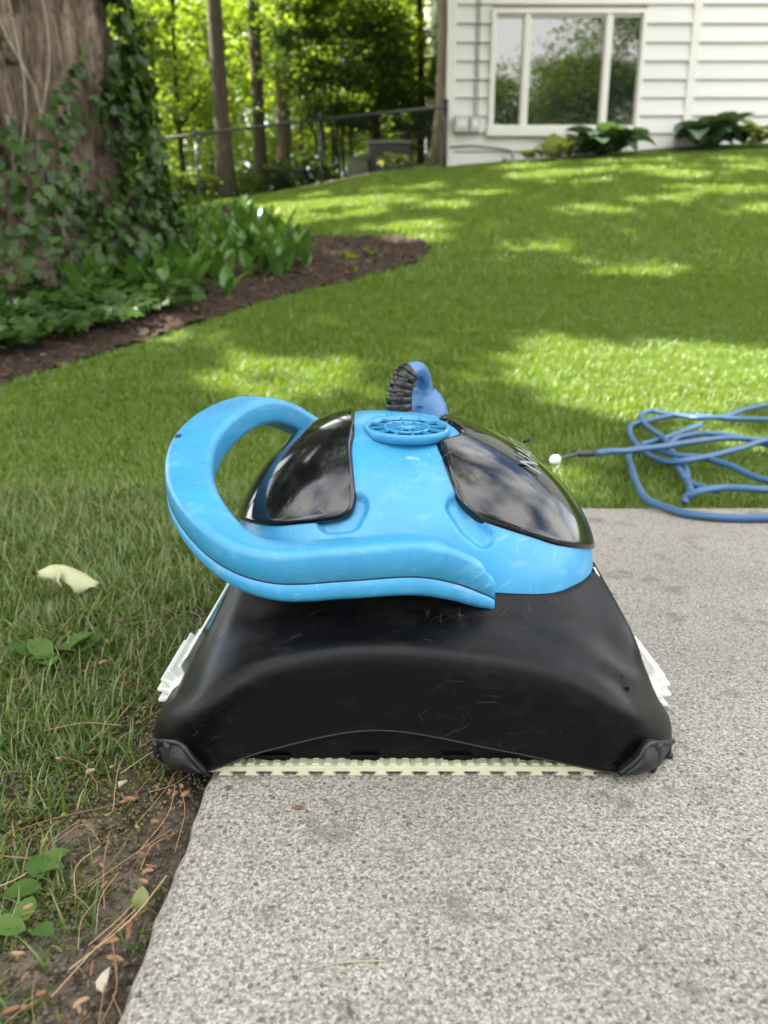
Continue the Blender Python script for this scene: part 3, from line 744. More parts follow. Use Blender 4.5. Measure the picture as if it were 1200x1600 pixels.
# ------------------------------------------------------------------ HOUSE
wood_white = None
def siding_mat():
    s = NT('white_painted_siding'); co = s.coord()
    n1 = s.noise(s.coord(scale=(.6, 1, 14)), 3, 5, .6)
    col = s.mix(n1, (.56, .545, .525), (.65, .635, .615))
    r = s.n('ObjectInfo').outputs['Random']; col = s.mix(s.math('MULTIPLY', r, .35), col, (.52, .505, .48))
    col = s.mix(s.ramp(s.noise(co, 1.1, 4), [(.55, 0), (.8, .25)]), col, (.42, .42, .36))
    return s.set(col, .55, s.bump(n1, .1, .004))
MS = siding_mat()
M['trim'] = simple('painted_trim', (.62, .60, .555), .5, .06, 3)
M['roof'] = simple('asphalt_shingle', (.075, .068, .062), .9, .35, 14, .3)
M['glass'] = None
sg = NT('window_glass'); sg.set((.012, .016, .015), .015, None, Specular_IOR_Level=.6, Coat_Weight=1.0); sg.p.inputs['Coat Roughness'].default_value = .01
sg.p.inputs['Coat IOR'].default_value = 1.75
M['glass'] = sg.m
M['metal'] = simple('grey_utility_box', (.40, .41, .41), .45, .1, 8)
M['wire'] = simple('dark_wire', (.05, .05, .05), .6, .1)
HY = 10.9
def HX(px, py=120): return PX(px, py, HY).x
def HZ(py, px=850): return PX(px, py, HY).z
hx0, hx1 = HX(699), 13.5; hz0 = .0+float(hgt(hx0, HY))-.1; hz1 = hz0+5.9
house = empty('house', (hx0, HY, hz0), 'white clapboard house with a wide three pane window above the sloping lawn', 'house')
mb = MB(); mb.box(hx0+.03, hx1-.02, HY+.04, HY+7, hz0-1.2, hz1-.05); child('wall', mb.mesh(), M['trim'], house, smooth=False)
wx0, wx1, wz0, wz1 = HX(765, 110), HX(1003, 110), HZ(211), HZ(16)
exposure_h = 22.3/F*10.9/.98*1.0
sx = HX(1083, 80)
rowz = np.arange(hz0-.1, hz1, exposure_h)
# line the laps up with the photograph's laps
off_ = (HZ(67.0)-rowz[0]) % exposure_h; rowz = rowz+off_-exposure_h
def board(x0, x1, z):
    if x1-x0 < .05: return
    mb = MB(); t = .042; h_ = exposure_h
    j = random.uniform(-.003, .003)
    mb.add([(x0, HY-t+j, z), (x1, HY-t+j, z), (x1, HY-.008, z+h_+.012), (x0, HY-.008, z+h_+.012), (x0, HY+.038, z), (x1, HY+.038, z), (x1, HY+.038, z+h_+.012), (x0, HY+.038, z+h_+.012)],
           [(0,1,2,3),(5,4,7,6),(1,0,4,5),(3,2,6,7),(0,3,7,4),(2,1,5,6)])
    child('siding_board', mb.mesh(), MS, house, smooth=False)
fr = .045
for z in rowz:
    zt = z+exposure_h
    segs = [(hx0+.10, sx-.055), (sx+.055, hx1-.1)]
    if zt > wz0+.03 and z < wz1-.03: segs = [(hx0+.10, wx0-.0), (wx1+.0, sx-.055), (sx+.055, hx1-.1)]
    for a, b in segs: board(a, b, z)
for x in (hx0+.05, sx, hx1-.05):
    mb = MB(); mb.box(x-.054, x+.054, HY-.045, HY+.03, hz0-.5, hz1); child('corner_board' if x != sx else 'seam_board', mb.mesh(bevel=.004), M['trim'], house, smooth=False)
# window: casing, sill, mullions, three panes
wnd = empty('window', (0, 0, 0)); wnd.parent = house; del_ = wnd
def wpart(name, x0, x1, z0, z1, y0, y1, mat=None, bev=.004):
    mb = MB(); mb.box(x0, x1, y0, y1, z0, z1); return child(name, mb.mesh(bevel=bev), mat or M['trim'], wnd, smooth=False)
c_ = .055
wpart('casing', wx0, wx0+c_, wz0, wz1, HY-.065, HY+.03); wpart('casing', wx1-c_, wx1, wz0, wz1, HY-.065, HY+.03)
wpart('casing', wx0+c_, wx1-c_, wz1-c_, wz1, HY-.064, HY+.03); wpart('sill', wx0-.02, wx1+.02, wz0-.03, wz0+.085, HY-.10, HY+.03)
m1a, m1b = HX(815.5, 110), HX(824.5, 110); m2a, m2b = HX(941, 110), HX(950, 110)
wpart('mullion', m1a, m1b, wz0+.086, wz1-c_-.001, HY-.055, HY+.03); wpart('mullion', m2a, m2b, wz0+.086, wz1-c_-.001, HY-.055, HY+.03)
for a, b in ((wx0+c_, m1a), (m1b, m2a), (m2b, wx1-c_)):
    f_ = .018
    wpart('sash', a+.002, a+f_, wz0+.087, wz1-c_-.002, HY-.03, HY+.028); wpart('sash', b-f_, b-.002, wz0+.087, wz1-c_-.002, HY-.03, HY+.028)
    wpart('sash', a+f_, b-f_, wz1-c_-.032, wz1-c_-.002, HY-.029, HY+.028); wpart('sash', a+f_, b-f_, wz0+.087, wz0+.117, HY-.029, HY+.028)
    mb = MB(); g = np.array([[(x, HY-.006+.0012*math.sin(2.2*x+a*3)*math.cos(2.5*z), z) for x in np.linspace(a+f_-.004, b-f_+.004, 10)] for z in np.linspace(wz0+.11, wz1-c_-.03, 10)])
    mb.grid(g); me = mb.mesh(recalc=False); pn = child('pane', me, M['glass'], wnd)
    if me.polygons[0].normal.y > 0: me.flip_normals()
# upper windows, eave and roof: seen only as reflections in the glossy lid
for x in (3.2, 8.0):
    mb = MB(); mb.box(x-.85, x+.85, HY-.06, HY-.03, hz0+4.15, hz0+5.45); u = child('window_frame', mb.mesh(), M['trim'], house, smooth=False)
    for s_ in (-1, 1):
        mb = MB(); mb.box(x+s_*.40-.36, x+s_*.40+.36, HY-.066, HY-.061, hz0+4.25, hz0+5.35); child('pane', mb.mesh(), M['glass'], u, smooth=False)
mb = MB(); ov = .45
mb.add([(hx0-ov, HY-ov, hz1-.08), (hx1+ov, HY-ov, hz1-.08), (hx1+ov, HY+7+ov, hz1-.08), (hx0-ov, HY+7+ov, hz1-.08), (hx0+2.5, HY+3.5, hz1+2.4), (hx1-2.5, HY+3.5, hz1+2.4)],
       [(0,3,2,1),(0,1,5,4),(2,3,4,5),(1,2,5),(3,0,4)])
child('roof', mb.mesh(), M['roof'], house, smooth=False)
mb = MB(); mb.box(hx0-ov, hx1+ov, HY-ov-.1, HY-ov-.002, hz1-.16, hz1-.03); child('gutter', mb.mesh(bevel=.01), M['trim'], house, smooth=False)
for (a, b, c, d) in ((711, 733, 184, 209), (735, 751, 185, 209)):
    mb = MB(); mb.box(HX(a), HX(b), HY-.13, HY-.035, HZ(d), HZ(c)); ub = child('utility_box', mb.mesh(bevel=.006), M['metal'], house, smooth=False)
    mb = MB(); mb.box(HX(a)+.03, HX(b)-.03, HY-.137, HY-.1305, HZ(d)+.05, HZ(c)-.05); child('box_cover', mb.mesh(bevel=.002), M['trim'], ub, smooth=False)
for a, b in ((742, 0), (747, 3)):
    mb = MB(); mb.tube([Vector((HX(a)+.006*math.sin(t*9+b), HY-.044, HZ(186)+(hz1-HZ(186))*t)) for t in np.linspace(0, 1, 14)], .006, 5); child('wire', mb.mesh(), M['wire'], house)
mb = MB(); mb.tube([(HX(705), HY-.06, HZ(231)), (HX(740), HY-.06, HZ(229)), (HX(780), HY-.06, HZ(233)), (HX(800), HY-.06, HZ(236)), (HX(808), HY-.06, HZ(250))], .009, 6); child('wire', mb.mesh(), M['wire'], house)
mb = MB(); mb.tube([(HX(790), HY-.09, HZ(252)), (HX(796), HY-.09, HZ(248))], .03, 10); child('outdoor_tap', mb.mesh(), M['metal'], house)

# ------------------------------------------------------------------ FENCE, AIR CONDITIONER
M['fence'] = simple('black_coated_steel', (.014, .015, .015), .35, .2, 20)
FA, FB = PX(697, 166, 10.75), PX(232, 219, 11.6)
FD = (FB-FA)
fence = empty('chain_link_fence', FA, 'black chain link fence with round top rail between the woods and lawn', 'fence')
def fpt(px):
    s0, s1 = 0.0, 1.6
    for _ in range(40):
        m_ = (s0+s1)/2; q = FA+FD*m_
        if proj(tuple(q))[0] > px: s0 = m_
        else: s1 = m_
    return FA+FD*((s0+s1)/2)
FE = FA+FD*1.45
mb = MB(); mb.tube([FA, FA.lerp(FB, .5)+Vector((0, 0, .01)), FB, FE], .019, 10); child('top_rail', mb.mesh(), M['fence'], fence)
for px in (697, 500, 305, 118):
    q = fpt(px); z0 = float(hgt(q.x, q.y))-.3; rr = .030 if px == 697 else .018
    mb = MB(); mb.tube([(q.x, q.y+.03, z0), (q.x, q.y+.03, q.z+.05)], rr, 10); po = child('post', mb.mesh(), M['fence'], fence)
    mb = MB(); mb.lathe([(rr*1.15, 0), (rr*1.15, .03), (rr*.7, .05), (0, .055)], (q.x, q.y+.03, q.z+.045), (0, 0, 1), 12); child('post_cap', mb.mesh(), M['fence'], po)
mb = MB(); L = (FE-FA).length; dirn = (FE-FA).normalized(); nn = int(L/.075)
for k in range(-14, nn):
    for s_ in (1, -1):
        a, b = (k*.075, k*.075+1.05); lo, hi = max(a, 0), min(b, L)
        if hi-lo < .05: continue
        za, zb = (lo-a), (hi-a)
        if s_ < 0: za, zb = 1.05-za, 1.05-zb
        p, q = FA+dirn*lo, FA+dirn*hi
        mb.tube([(p.x, p.y-.004*s_, p.z-1.05+za), (q.x, q.y-.004*s_, q.z-1.05+zb)], .0024, 3, cap=False)
cl = child('chain_link', mb.mesh(recalc=False), M['fence'], fence); cl['kind'] = 'stuff'
M['ac'] = simple('dark_grey_metal', (.055, .053, .055), .5, .2, 10)
M['ac_top_lit'] = simple('lit_grey_metal_top', (.22, .22, .215), .45, .2, 10)  # light on the unit's top painted in as a paler grey
q0, q1 = PX(575, 240, 12.6), PX(643, 240, 12.6); acz1 = PX(600, 219, 12.6).z; acz0 = float(hgt(q0.x, 12.6))-.05; acw = q1.x-q0.x
ac = empty('air_conditioner', ((q0.x+q1.x)/2, 12.95, acz0), 'dark grey outdoor air conditioner unit behind the black fence', 'air conditioner')
mb = MB(); mb.box(q0.x, q1.x, 12.6, 12.6+acw, acz0, acz1-.05); child('cabinet', mb.mesh(bevel=.04), M['ac'], ac)
mb = MB(); mb.box(q0.x-.015, q1.x+.015, 12.585, 12.6+acw+.015, acz1-.049, acz1); child('top_cover', mb.mesh(bevel=.02), M['ac_top_lit'], ac)
for k in range(22):
    z = acz0+.15+k*(acz1-acz0-.25)/22; mb = MB(); mb.box(q0.x+.06, q1.x-.06, 12.592, 12.5995, z, z+.012); child('louvre', mb.mesh(), M['ac'], ac, smooth=False)
qa, qb = PX(546, 250, 12.4), PX(574, 250, 12.4); gz = float(hgt(qa.x, 12.4))
ub = empty('utility_cabinet', ((qa.x+qb.x)/2, 12.5, gz), 'small beige utility cabinet left of the air conditioner', 'utility cabinet')
M['beige'] = simple('beige_metal', (.12, .115, .085), .6, .15, 8)
mb = MB(); mb.box(qa.x, qb.x, 12.4, 12.65, gz-.05, PX(560, 248, 12.4).z); child('case', mb.mesh(bevel=.012), M['beige'], ub)
mb = MB(); mb.box(qa.x-.01, qb.x+.01, 12.385, 12.66, PX(560, 248, 12.4).z+.001, PX(560, 248, 12.4).z+.03); child('case_lid', mb.mesh(bevel=.008), M['beige'], ub)

# ------------------------------------------------------------------ LEAVES AND TREES
LEAFQ = (np.array([(0, 0, 0), (.28, .42, .05), (0, 1, 0), (-.28, .42, .05)]), np.array([(0, 1, 2, 3)]))
def bark_mat(name, c1, c2, sc_=1.0, bump=.6):
    s = NT(name); co = s.coord(scale=(1, 1, .16))
    n1 = s.noise(co, 26*sc_, 7, .65, .6); n2 = s.noise(s.coord(), 3, 4); n3 = s.noise(s.coord(scale=(1, 1, .3)), 90*sc_, 4, .6)
    col = s.mix(s.ramp(n1, [(.32, 0), (.66, 1)]), c1, c2); col = s.mix(s.math('MULTIPLY', n2, .4), col, [x*.55 for x in c1])
    col = s.mix(s.ramp(n3, [(.35, .6), (.5, 0)]), col, [x*.4 for x in c1])
    return s.set(col, .92, s.bump(n3, .35, .006, s.bump(n1, bump, .03)), Specular_IOR_Level=.15)
M['bark_big'] = bark_mat('furrowed_brown_bark', (.050, .037, .027), (.29, .222, .168), .62, 1.0)
M['bark_grey'] = bark_mat('grey_brown_bark', (.07, .058, .045), (.17, .145, .115))
M['bark_pale'] = bark_mat('pale_tan_bark', (.18, .145, .105), (.36, .30, .23))
M['bark_dark'] = bark_mat('dark_thin_bark', (.02, .016, .012), (.05, .04, .03))
M['leaf_bright'] = leafmat('yellow_green_leaves', (.130, .215, .034), (.235, .325, .070), .6, tcol=(1.65, 1.48, .55))  # glare over the woods mixed into a paler leaf colour
M['leaf_mid'] = leafmat('mid_green_leaves', (.090, .160, .028), (.165, .250, .050), .55, tcol=(1.65, 1.45, .4))
M['leaf_dark'] = leafmat('dark_yew_leaves', (.030, .066, .013), (.080, .125, .022), .4, tcol=(1.4, 1.4, .5))
M['leaf_canopy'] = leafmat('maple_canopy_leaves', (.05, .10, .016), (.085, .14, .022), .35)
def trunk_mesh(x, y, z0, z1, r, lean=(0, 0), n=14, k=12, limbs=0, cz=None, cr_=2.0):
    mb = MB(); pts = []; rad = []
    for t in np.linspace(0, 1, k):
        pts.append((x+lean[0]*t*(z1-z0)+.04*math.sin(5*t+x), y+lean[1]*t*(z1-z0)+.03*math.cos(4*t), z0+(z1-z0)*t)); rad.append(r*(1+.5*math.exp(-t*(z1-z0)/.35))*(1-.55*t))
    mb.tube(pts, rad, n)
    for i in range(limbs):
        t = random.uniform(.35, .95); j = min(int(t*(k-1)), k-2); b = Vector(pts[j]); a = random.uniform(0, 6.28)
        e = b+Vector((math.cos(a), math.sin(a), random.uniform(.3, .8)))*cr_*random.uniform(.5, .95)
        m_ = b.lerp(e, .5)+Vector((0, 0, .15*cr_)); mb.tube([b, m_, e], [rad[j]*.45, rad[j]*.28, rad[j]*.08], 6)
    return mb.mesh(recalc=False)
def crown(name, cx, cy, z0, z1, R, nleaf, size, mat, parent, nclump=60, flat=.55, fill=.5):
    """leaves gathered in flattish sprays scattered through an uneven crown volume"""
    a = rng.uniform(0, 2*math.pi, nclump); q = rng.uniform(0, 1, nclump); zz = rng.uniform(0, 1, nclump)
    rr = R*np.sqrt(rng.uniform(.05, 1, nclump))*np.sqrt(np.clip(1.08-(2*zz-1)**2*.85, .12, 1))
    c = np.stack([cx+rr*np.cos(a), cy+rr*np.sin(a), z0+(z1-z0)*zz], 1); cs = R*rng.uniform(.16, .42, nclump)
    k = rng.integers(0, nclump, nleaf); o = rng.normal(size=(nleaf, 3))*fill; o[:, 2] *= flat*.5
    P = c[k]+o*cs[k][:, None]; P[:, 2] -= .12*(o[:, 0]**2+o[:, 1]**2)*cs[k]
    nz = np.stack([rng.normal(size=nleaf)*.45, rng.normal(size=nleaf)*.45, np.ones(nleaf)], 1)
    me = stamp(name, *LEAFQ, P, frames(nz, rng.uniform(0, 6.28, nleaf)), size*rng.uniform(.7, 1.3, nleaf))
    return child(name, me, mat, parent, smooth=False)
def tree(px, Y_, r, ht, cz0, cz1, R, nleaf, size, mat, bark, label, group=None, lean=(0, 0), name='tree', offx=0, offy=0, limbs=8, nclump=60, flat=.55, pyref=200, Xw=None):
    x = PX(px, pyref, Y_).x if Xw is None else Xw; z = float(hgt(x, Y_))-.1
    t = empty(name, (x, Y_, z), label, 'tree', group)
    child('trunk', trunk_mesh(x, Y_, z, z+ht, r, lean, limbs=limbs, cr_=R), M[bark], t)
    crown('crown', x+offx+lean[0]*ht*.6, Y_+offy, z+cz0, z+cz1, R, nleaf, size, M[mat], t, nclump, flat)
    return t
# two tall trunks behind the fence, crowns above
tree(352, 13.2, .135, 12, 7.5, 12, 2.4, 2500, .15, 'leaf_bright', 'bark_grey', 'tall straight grey trunked tree behind the fence, left of a slimmer one', lean=(-.012, 0))
tree(409, 14.2, .115, 12, 7.5, 12, 2.2, 2500, .15, 'leaf_bright', 'bark_grey', 'slim tall grey trunk behind the fence, left of the dark bush', lean=(-.008, 0))
tree(283, 14.5, .055, 5, 1.7, 4.2, 1.6, 4600, .13, 'leaf_mid', 'bark_dark', 'thin young tree behind the fence just right of the ivy trunk')
tree(250, 15.5, .06, 5, 1.8, 4.5, 1.9, 5600, .13, 'leaf_bright', 'bark_dark', 'thin sapling with yellow green leaves beside the ivy trunk, farther back')
tree(446, 15.2, .16, 10, 6.5, 10, 2.0, 2200, .15, 'leaf_mid', 'bark_pale', 'pale thick trunk half hidden by the dark bush left side', limbs=5)
tree(585, 15.6, .09, 5, 1.7, 4.3, 2.0, 8500, .13, 'leaf_bright', 'bark_dark', 'bright yellow green maple rising over the dark bush', flat=.8)
tree(655, 14.4, .07, 5, 1.5, 4.3, 1.4, 6500, .12, 'leaf_bright', 'bark_dark', 'yellow green tree close to the house corner, upper branches', flat=.8)
tree(688, 11.6, .125, 9, 5.6, 10, 2.4, 5000, .14, 'leaf_mid', 'bark_pale', 'sunlit pale trunk right against the white house corner', lean=(.012, 0), limbs=3)
far_g = 'distant trees filling the woods behind the fence'
for i, (px, Y_, c0, c1, R, nl, sz, mt) in enumerate([(205,19,1.8,5.6,2.6,9000,.17,'leaf_bright'),(330,21,1.6,6,2.8,9000,.18,'leaf_bright'),(470,20,1.8,6,2.6,9000,.17,'leaf_bright'),(400,26,1.2,7.5,3.4,8000,.20,'leaf_mid'),
        (545,25,1.0,7.5,3.4,8000,.20,'leaf_mid'),(640,21,1.0,6.5,2.6,10000,.18,'leaf_bright'),(280,30,1.0,9,4.2,8000,.24,'leaf_mid'),(120,24,1.5,7,3.2,6000,.20,'leaf_mid'),(690,28,.8,10,3.8,9000,.22,'leaf_bright'),(430,36,.5,12,5.5,14000,.28,'leaf_bright'),(600,38,.5,13,5.5,14000,.28,'leaf_bright'),(230,40,.5,13,6,15000,.30,'leaf_bright'),(20,34,.5,9,5,6000,.30,'leaf_mid')]):
    tree(px, Y_, .10, c1*.9, c0, c1, R, nl, sz, mt, 'bark_grey', 'leafy green tree deep in the woods behind the chain link fence', far_g, limbs=4)
# dark yew with several stems
yx, yy = PX(528, 180, 13.3).x, 13.3; yz = float(hgt(yx, yy))
yew = empty('yew_bush', (yx, yy, yz), 'tall dark evergreen bush on several thin stems behind the fence', 'bush')
for k in range(6):
    dx = (-.38, -.22, -.05, .12, .3, .02)[k]; mb = MB()
    mb.tube([(yx+dx*1.1, yy+.1*(k % 3), yz-.1), (yx+dx*.8-.05, yy, yz+.7), (yx+dx*2.2, yy+.1, yz+1.9)], [.03, .024, .01], 6); child('stem', mb.mesh(), M['bark_dark'], yew)
crown('crown', yx, yy, yz+.95, yz+2.7, 1.10, 13000, .085, M['leaf_dark'], yew, 110, .7)
crown('crown_top_sunlit', yx+.1, yy, yz+2.2, yz+3.0, .95, 2600, .10, M['leaf_bright'], yew, 50, .8)  # sunlight on the bush top put in as yellow-green leaf colour
# low undergrowth
for i, (px, Y_, R, h1, mt, lab) in enumerate([(300,13.6,.8,.75,'leaf_mid','low green shrub at the foot of the woods, left end'),(395,13.9,.9,.5,'leaf_mid','low leafy shrub between the two tall trunks'),(470,13.2,.6,.55,'leaf_dark','small dark shrub below the dark evergreen bush'),
        (665,13.2,.55,1.2,'leaf_dark','dark shrub filling the gap beside the house corner'),(240,13.0,.8,.9,'leaf_mid','low green shrub behind the ivy trunk')]):
    x = PX(px, 270, Y_).x; z = float(hgt(x, Y_)); b = empty('shrub', (x, Y_, z), lab, 'shrub')
    mb = MB(); mb.tube([(x, Y_, z-.05), (x+.05, Y_, z+h1*.6)], [.02, .008], 6); child('stem', mb.mesh(), M['bark_dark'], b)
    crown('foliage', x, Y_, z+.03, z+h1, R, 2600, .09, M[mt], b, 40, .7)

# ------------------------------------------------------------------ DAPPLED CANOPY (crowns above and left of the frame, gaps where the lawn is lit)
LIT = []
for px, py, rx, ry in [(985,576,130,34),(860,592,75,24),(1090,552,100,26),(1140,590,80,30),(940,556,60,18),(1185,622,50,18),(1030,612,60,14),(450,592,66,22),(400,582,34,12),(500,604,34,10),(520,316,120,13),(430,334,50,6),(640,297,45,5),(470,345,40,5),
        (645,356,55,5),(525,446,60,8),(470,458,40,6),(1000,266,90,4),(1130,236,60,4),(1120,292,70,5),(900,288,50,4),(1040,312,40,4),(1180,262,40,4),(230,520,35,6),(640,376,30,3),(905,752,40,22),(950,640,40,7),(1100,655,60,10),(1170,690,40,12),(700,500,18,4),(760,440,26,4),(1000,430,40,5),(860,390,36,4),(1100,470,30,5),(850,275,60,5),(1000,250,80,4),(1080,275,70,4),(1150,300,60,4),(760,300,50,5),(700,322,40,4),(1190,330,40,5),(820,262,50,3),(1160,250,50,3),(600,318,50,5),(560,336,40,5),(930,330,50,4)]:
    c = ground(px, py); e = ground(px+rx, py); t = ground(px, py-ry); b = ground(px, py+ry)
    LIT.append((c.x, (t.y+b.y)/2, abs(e.x-c.x), max(abs(t.y-b.y)/2, .05)))
def lit(x, y):
    r = np.zeros(x.shape, bool); j = .16*np.sin(9*x+3*y)+.14*np.sin(14*y-5*x)+.10*np.sin(27*x+19*y)
    for cx, cy, a, b in LIT: r |= (((x-cx)/(a+.13))**2+((y-cy)/(b+.14))**2) < 1+j*1.8
    return r
N = 115000
gx_, gy_ = rng.uniform(-7, 7.2, N), rng.uniform(-1.2, 11.6, N)
gx_ = np.concatenate([gx_, rng.uniform(-1.6, 2.4, 26000)]); gy_ = np.concatenate([gy_, rng.uniform(-1.2, 2.1, 26000)])
keep = ~lit(gx_, gy_)
keep &= ~((gy_ > 9.8) & (gx_ < -2))
spk = np.sin(5.3*gx_+1.7*np.sin(3.1*gy_))*np.sin(6.1*gy_+1.3*np.sin(2.7*gx_))
keep &= ~((spk > .93) & (gy_ > 2.2))
gx_, gy_ = gx_[keep], gy_[keep]; gz_ = hgt(gx_, gy_)
hh = rng.uniform(5.2, 9.0, len(gx_)) + 1.2*np.sin(gx_*.9)*np.cos(gy_*.8)
SV = np.array(SUN); Lp = np.stack([gx_, gy_, gz_], 1)+SV[None]*(hh/SV[2])[:, None]
u, v, dp = proj(Lp); vis = (u > -60) & (u < 1260) & (v > -60) & (v < 1660) & (dp > 0); Lp = Lp[~vis]
# gap cut into the canopy so its leaves stay out of the panes' reflection
tt_ = (HY)/(2*HY-Lp[:, 1]); xw_ = Lp[:, 0]*tt_; zw_ = CAMH+(Lp[:, 2]-CAMH)*tt_
Lp = Lp[~((xw_ > wx0-.2) & (xw_ < wx1+.3) & (zw_ > wz0-.2) & (zw_ < wz1+.2))]
# the big ivy tree
BT = Vector((PX(20, 300, 4.6).x, 4.6, 0)); BT.z = float(hgt(BT.x, BT.y))
bigt = empty('big_tree', BT, 'massive old tree with furrowed brown bark beside the lawn, ivy climbing it', 'tree')
others = [(-6.8, 7.5, 'broad leafy tree standing beyond the left edge of the photo'), (-3.4, 9.6, 'spreading tree behind the ivy trunk, its crown over the lawn'), (3.0, 17.2, 'tall tree behind the house, branches reaching over the lawn')]
cent = np.array([(BT.x, BT.y+1.2)]+[(a, b) for a, b, _ in others]); k = np.argmin(((Lp[:, None, :2]-cent[None])**2).sum(2), 1)
trees = [bigt]
for a, b, lab in others[:2]:
    z = float(hgt(a, b))-.1; t = empty('tree', (a, b, z), lab, 'tree'); child('trunk', trunk_mesh(a, b, z, z+9, .22, limbs=10, cr_=3.5), M['bark_grey'], t); trees.append(t)
a, b, lab = others[2]; z = float(hgt(a, b))-.1; t = empty('tree', (a+.6, b+1.5, z), lab, 'tree'); child('trunk', trunk_mesh(a+.6, b+1.5, z, z+12, .25, (0, -.2), limbs=8, cr_=4), M['bark_grey'], t); trees.append(t)
for i, t in enumerate(trees):
    P = Lp[k == i]; m = len(P)
    if m == 0: continue
    nz = rng.normal(size=(m, 3))*.5+SV[None]*.8
    child('crown', stamp('crown', *LEAFQ, P, frames(nz, rng.uniform(0, 6.28, m)), .15*rng.uniform(.7, 1.25, m)), M['leaf_canopy'], t, smooth=False)
# unseen trees behind the camera darken low sky, mirrored in window and glossy lids
for i, (x, y, h_, R, nl, mt, lab) in enumerate([(6.0,-20,11.2,3.6,45000,'leaf_mid','green tree across the garden, mirrored in the left window pane'),(10.6,-22,12.6,3.6,50000,'leaf_mid','round green tree mirrored in the middle window pane'),(13.0,-18,19,4.4,60000,'leaf_mid','tall green tree mirrored in the right window pane'),
        (1,-24,12,4.2,14000,'leaf_dark','dark green tree far behind the viewer'),(-6,-18,13,4.4,14000,'leaf_mid','leafy tree left behind the viewer'),(22,-26,14,4.5,12000,'leaf_mid','broad tree at the garden end, behind the viewer'),(-13,-6,12,4,9000,'leaf_mid','tall leafy tree to the left of the viewer'),(-10,2,11,3.4,8000,'leaf_mid','tall leafy tree at the far left of the garden')]):
    z = float(hgt(x, y))-.1; t = empty('tree', (x, y, z), lab, 'tree'); child('trunk', trunk_mesh(x, y, z, z+h_*.85, .2, limbs=6, cr_=R), M['bark_grey'], t)
    crown('crown', x, y, z+(h_*.12 if y < -10 else 2.5), z+h_, R, nl, (.21 if y < -10 else .26), M[mt], t, 110, 1.1, .62)

# ------------------------------------------------------------------ BIG TREE TRUNK (real ridges)
nth, nz_ = 260, 220
th = np.linspace(0, 2*math.pi, nth, endpoint=False); zz = np.linspace(-.15, 5.6, nz_)
TH, ZZ = np.meshgrid(th, zz)
Rb = .60*(1-.03*ZZ)+.26*np.exp(-np.clip(ZZ, 0, 9)/.42)*(1+.35*np.sin(5*TH+1))
def ridge(a, z):
    s = 0
    for f_, am, w_ in ((13, 1, 1.1), (22, .7, 2.0), (37, .5, 3.1), (61, .3, 5)):
        s = s+am*(1-2*np.abs(np.sin(f_*a/2+.9*np.sin(w_*z+f_)+.5*np.sin(2.3*w_*z+2*a))))
    return s
Rb = Rb+.022*ridge(TH, ZZ)+.006*rng.normal(size=TH.shape)*.4+.02*np.sin(3*TH+.7*ZZ)
G = np.stack([BT.x+Rb*np.cos(TH), BT.y+Rb*np.sin(TH), BT.z+ZZ], 2)
mb = MB(); mb.grid(G, closeu=True); child('trunk', mb.mesh(recalc=False), M['bark_big'], bigt)
mb = MB()
for i in range(9):
    a = i*.7+.3; b = Vector((BT.x+.2*math.cos(a), BT.y+.2*math.sin(a), BT.z+5.3)); e = b+Vector((-2.4*math.cos(a)*.6-1.0, 2.6*math.sin(a)+1.4, 1.6+.2*i)); m_ = b.lerp(e, .5)+Vector((0, 0, .5)); mb.tube([b, m_, e], [.16, .09, .03], 8)
mb.tube([(BT.x, BT.y, BT.z+5.4), (BT.x-.4, BT.y+.6, BT.z+7.5), (BT.x-1, BT.y+1.2, BT.z+9)], [.40, .22, .05], 12)
child('limbs', mb.mesh(recalc=False), M['bark_big'], bigt)
# peeling bark plates on the face of the trunk
for k in range(60):
    a = rng.uniform(-2.35, -.95); z = rng.uniform(.5, 2.2); wd, ht = rng.uniform(.02, .05), rng.uniform(.12, .40)
    r_ = .60*(1-.03*z)+.26*math.exp(-z/.42)+.030; g = []
    for zi in np.linspace(0, 1, 7):
        row = []
        for xi in np.linspace(-1, 1, 4):
            ww = wd*(1-.6*abs(zi-.5)**1.5)+.004*math.sin(zi*9+k); aa = a+xi*ww/r_+.02*math.sin(zi*3+k)
            rr = r_-.006*xi*xi*2+.006*(1-zi)*math.sin(k)+.004*math.sin(zi*11+k*2)
            row.append((BT.x+rr*math.cos(aa), BT.y+rr*math.sin(aa), BT.z+z+ht*zi))
        g.append(row)
    mb = MB(); mb.grid(np.array(g)); me = mb.mesh(recalc=False); o = child('bark_plate', me, M['bark_big'], bigt)
    sm_ = o.modifiers.new('thickness', 'SOLIDIFY'); sm_.thickness = .02

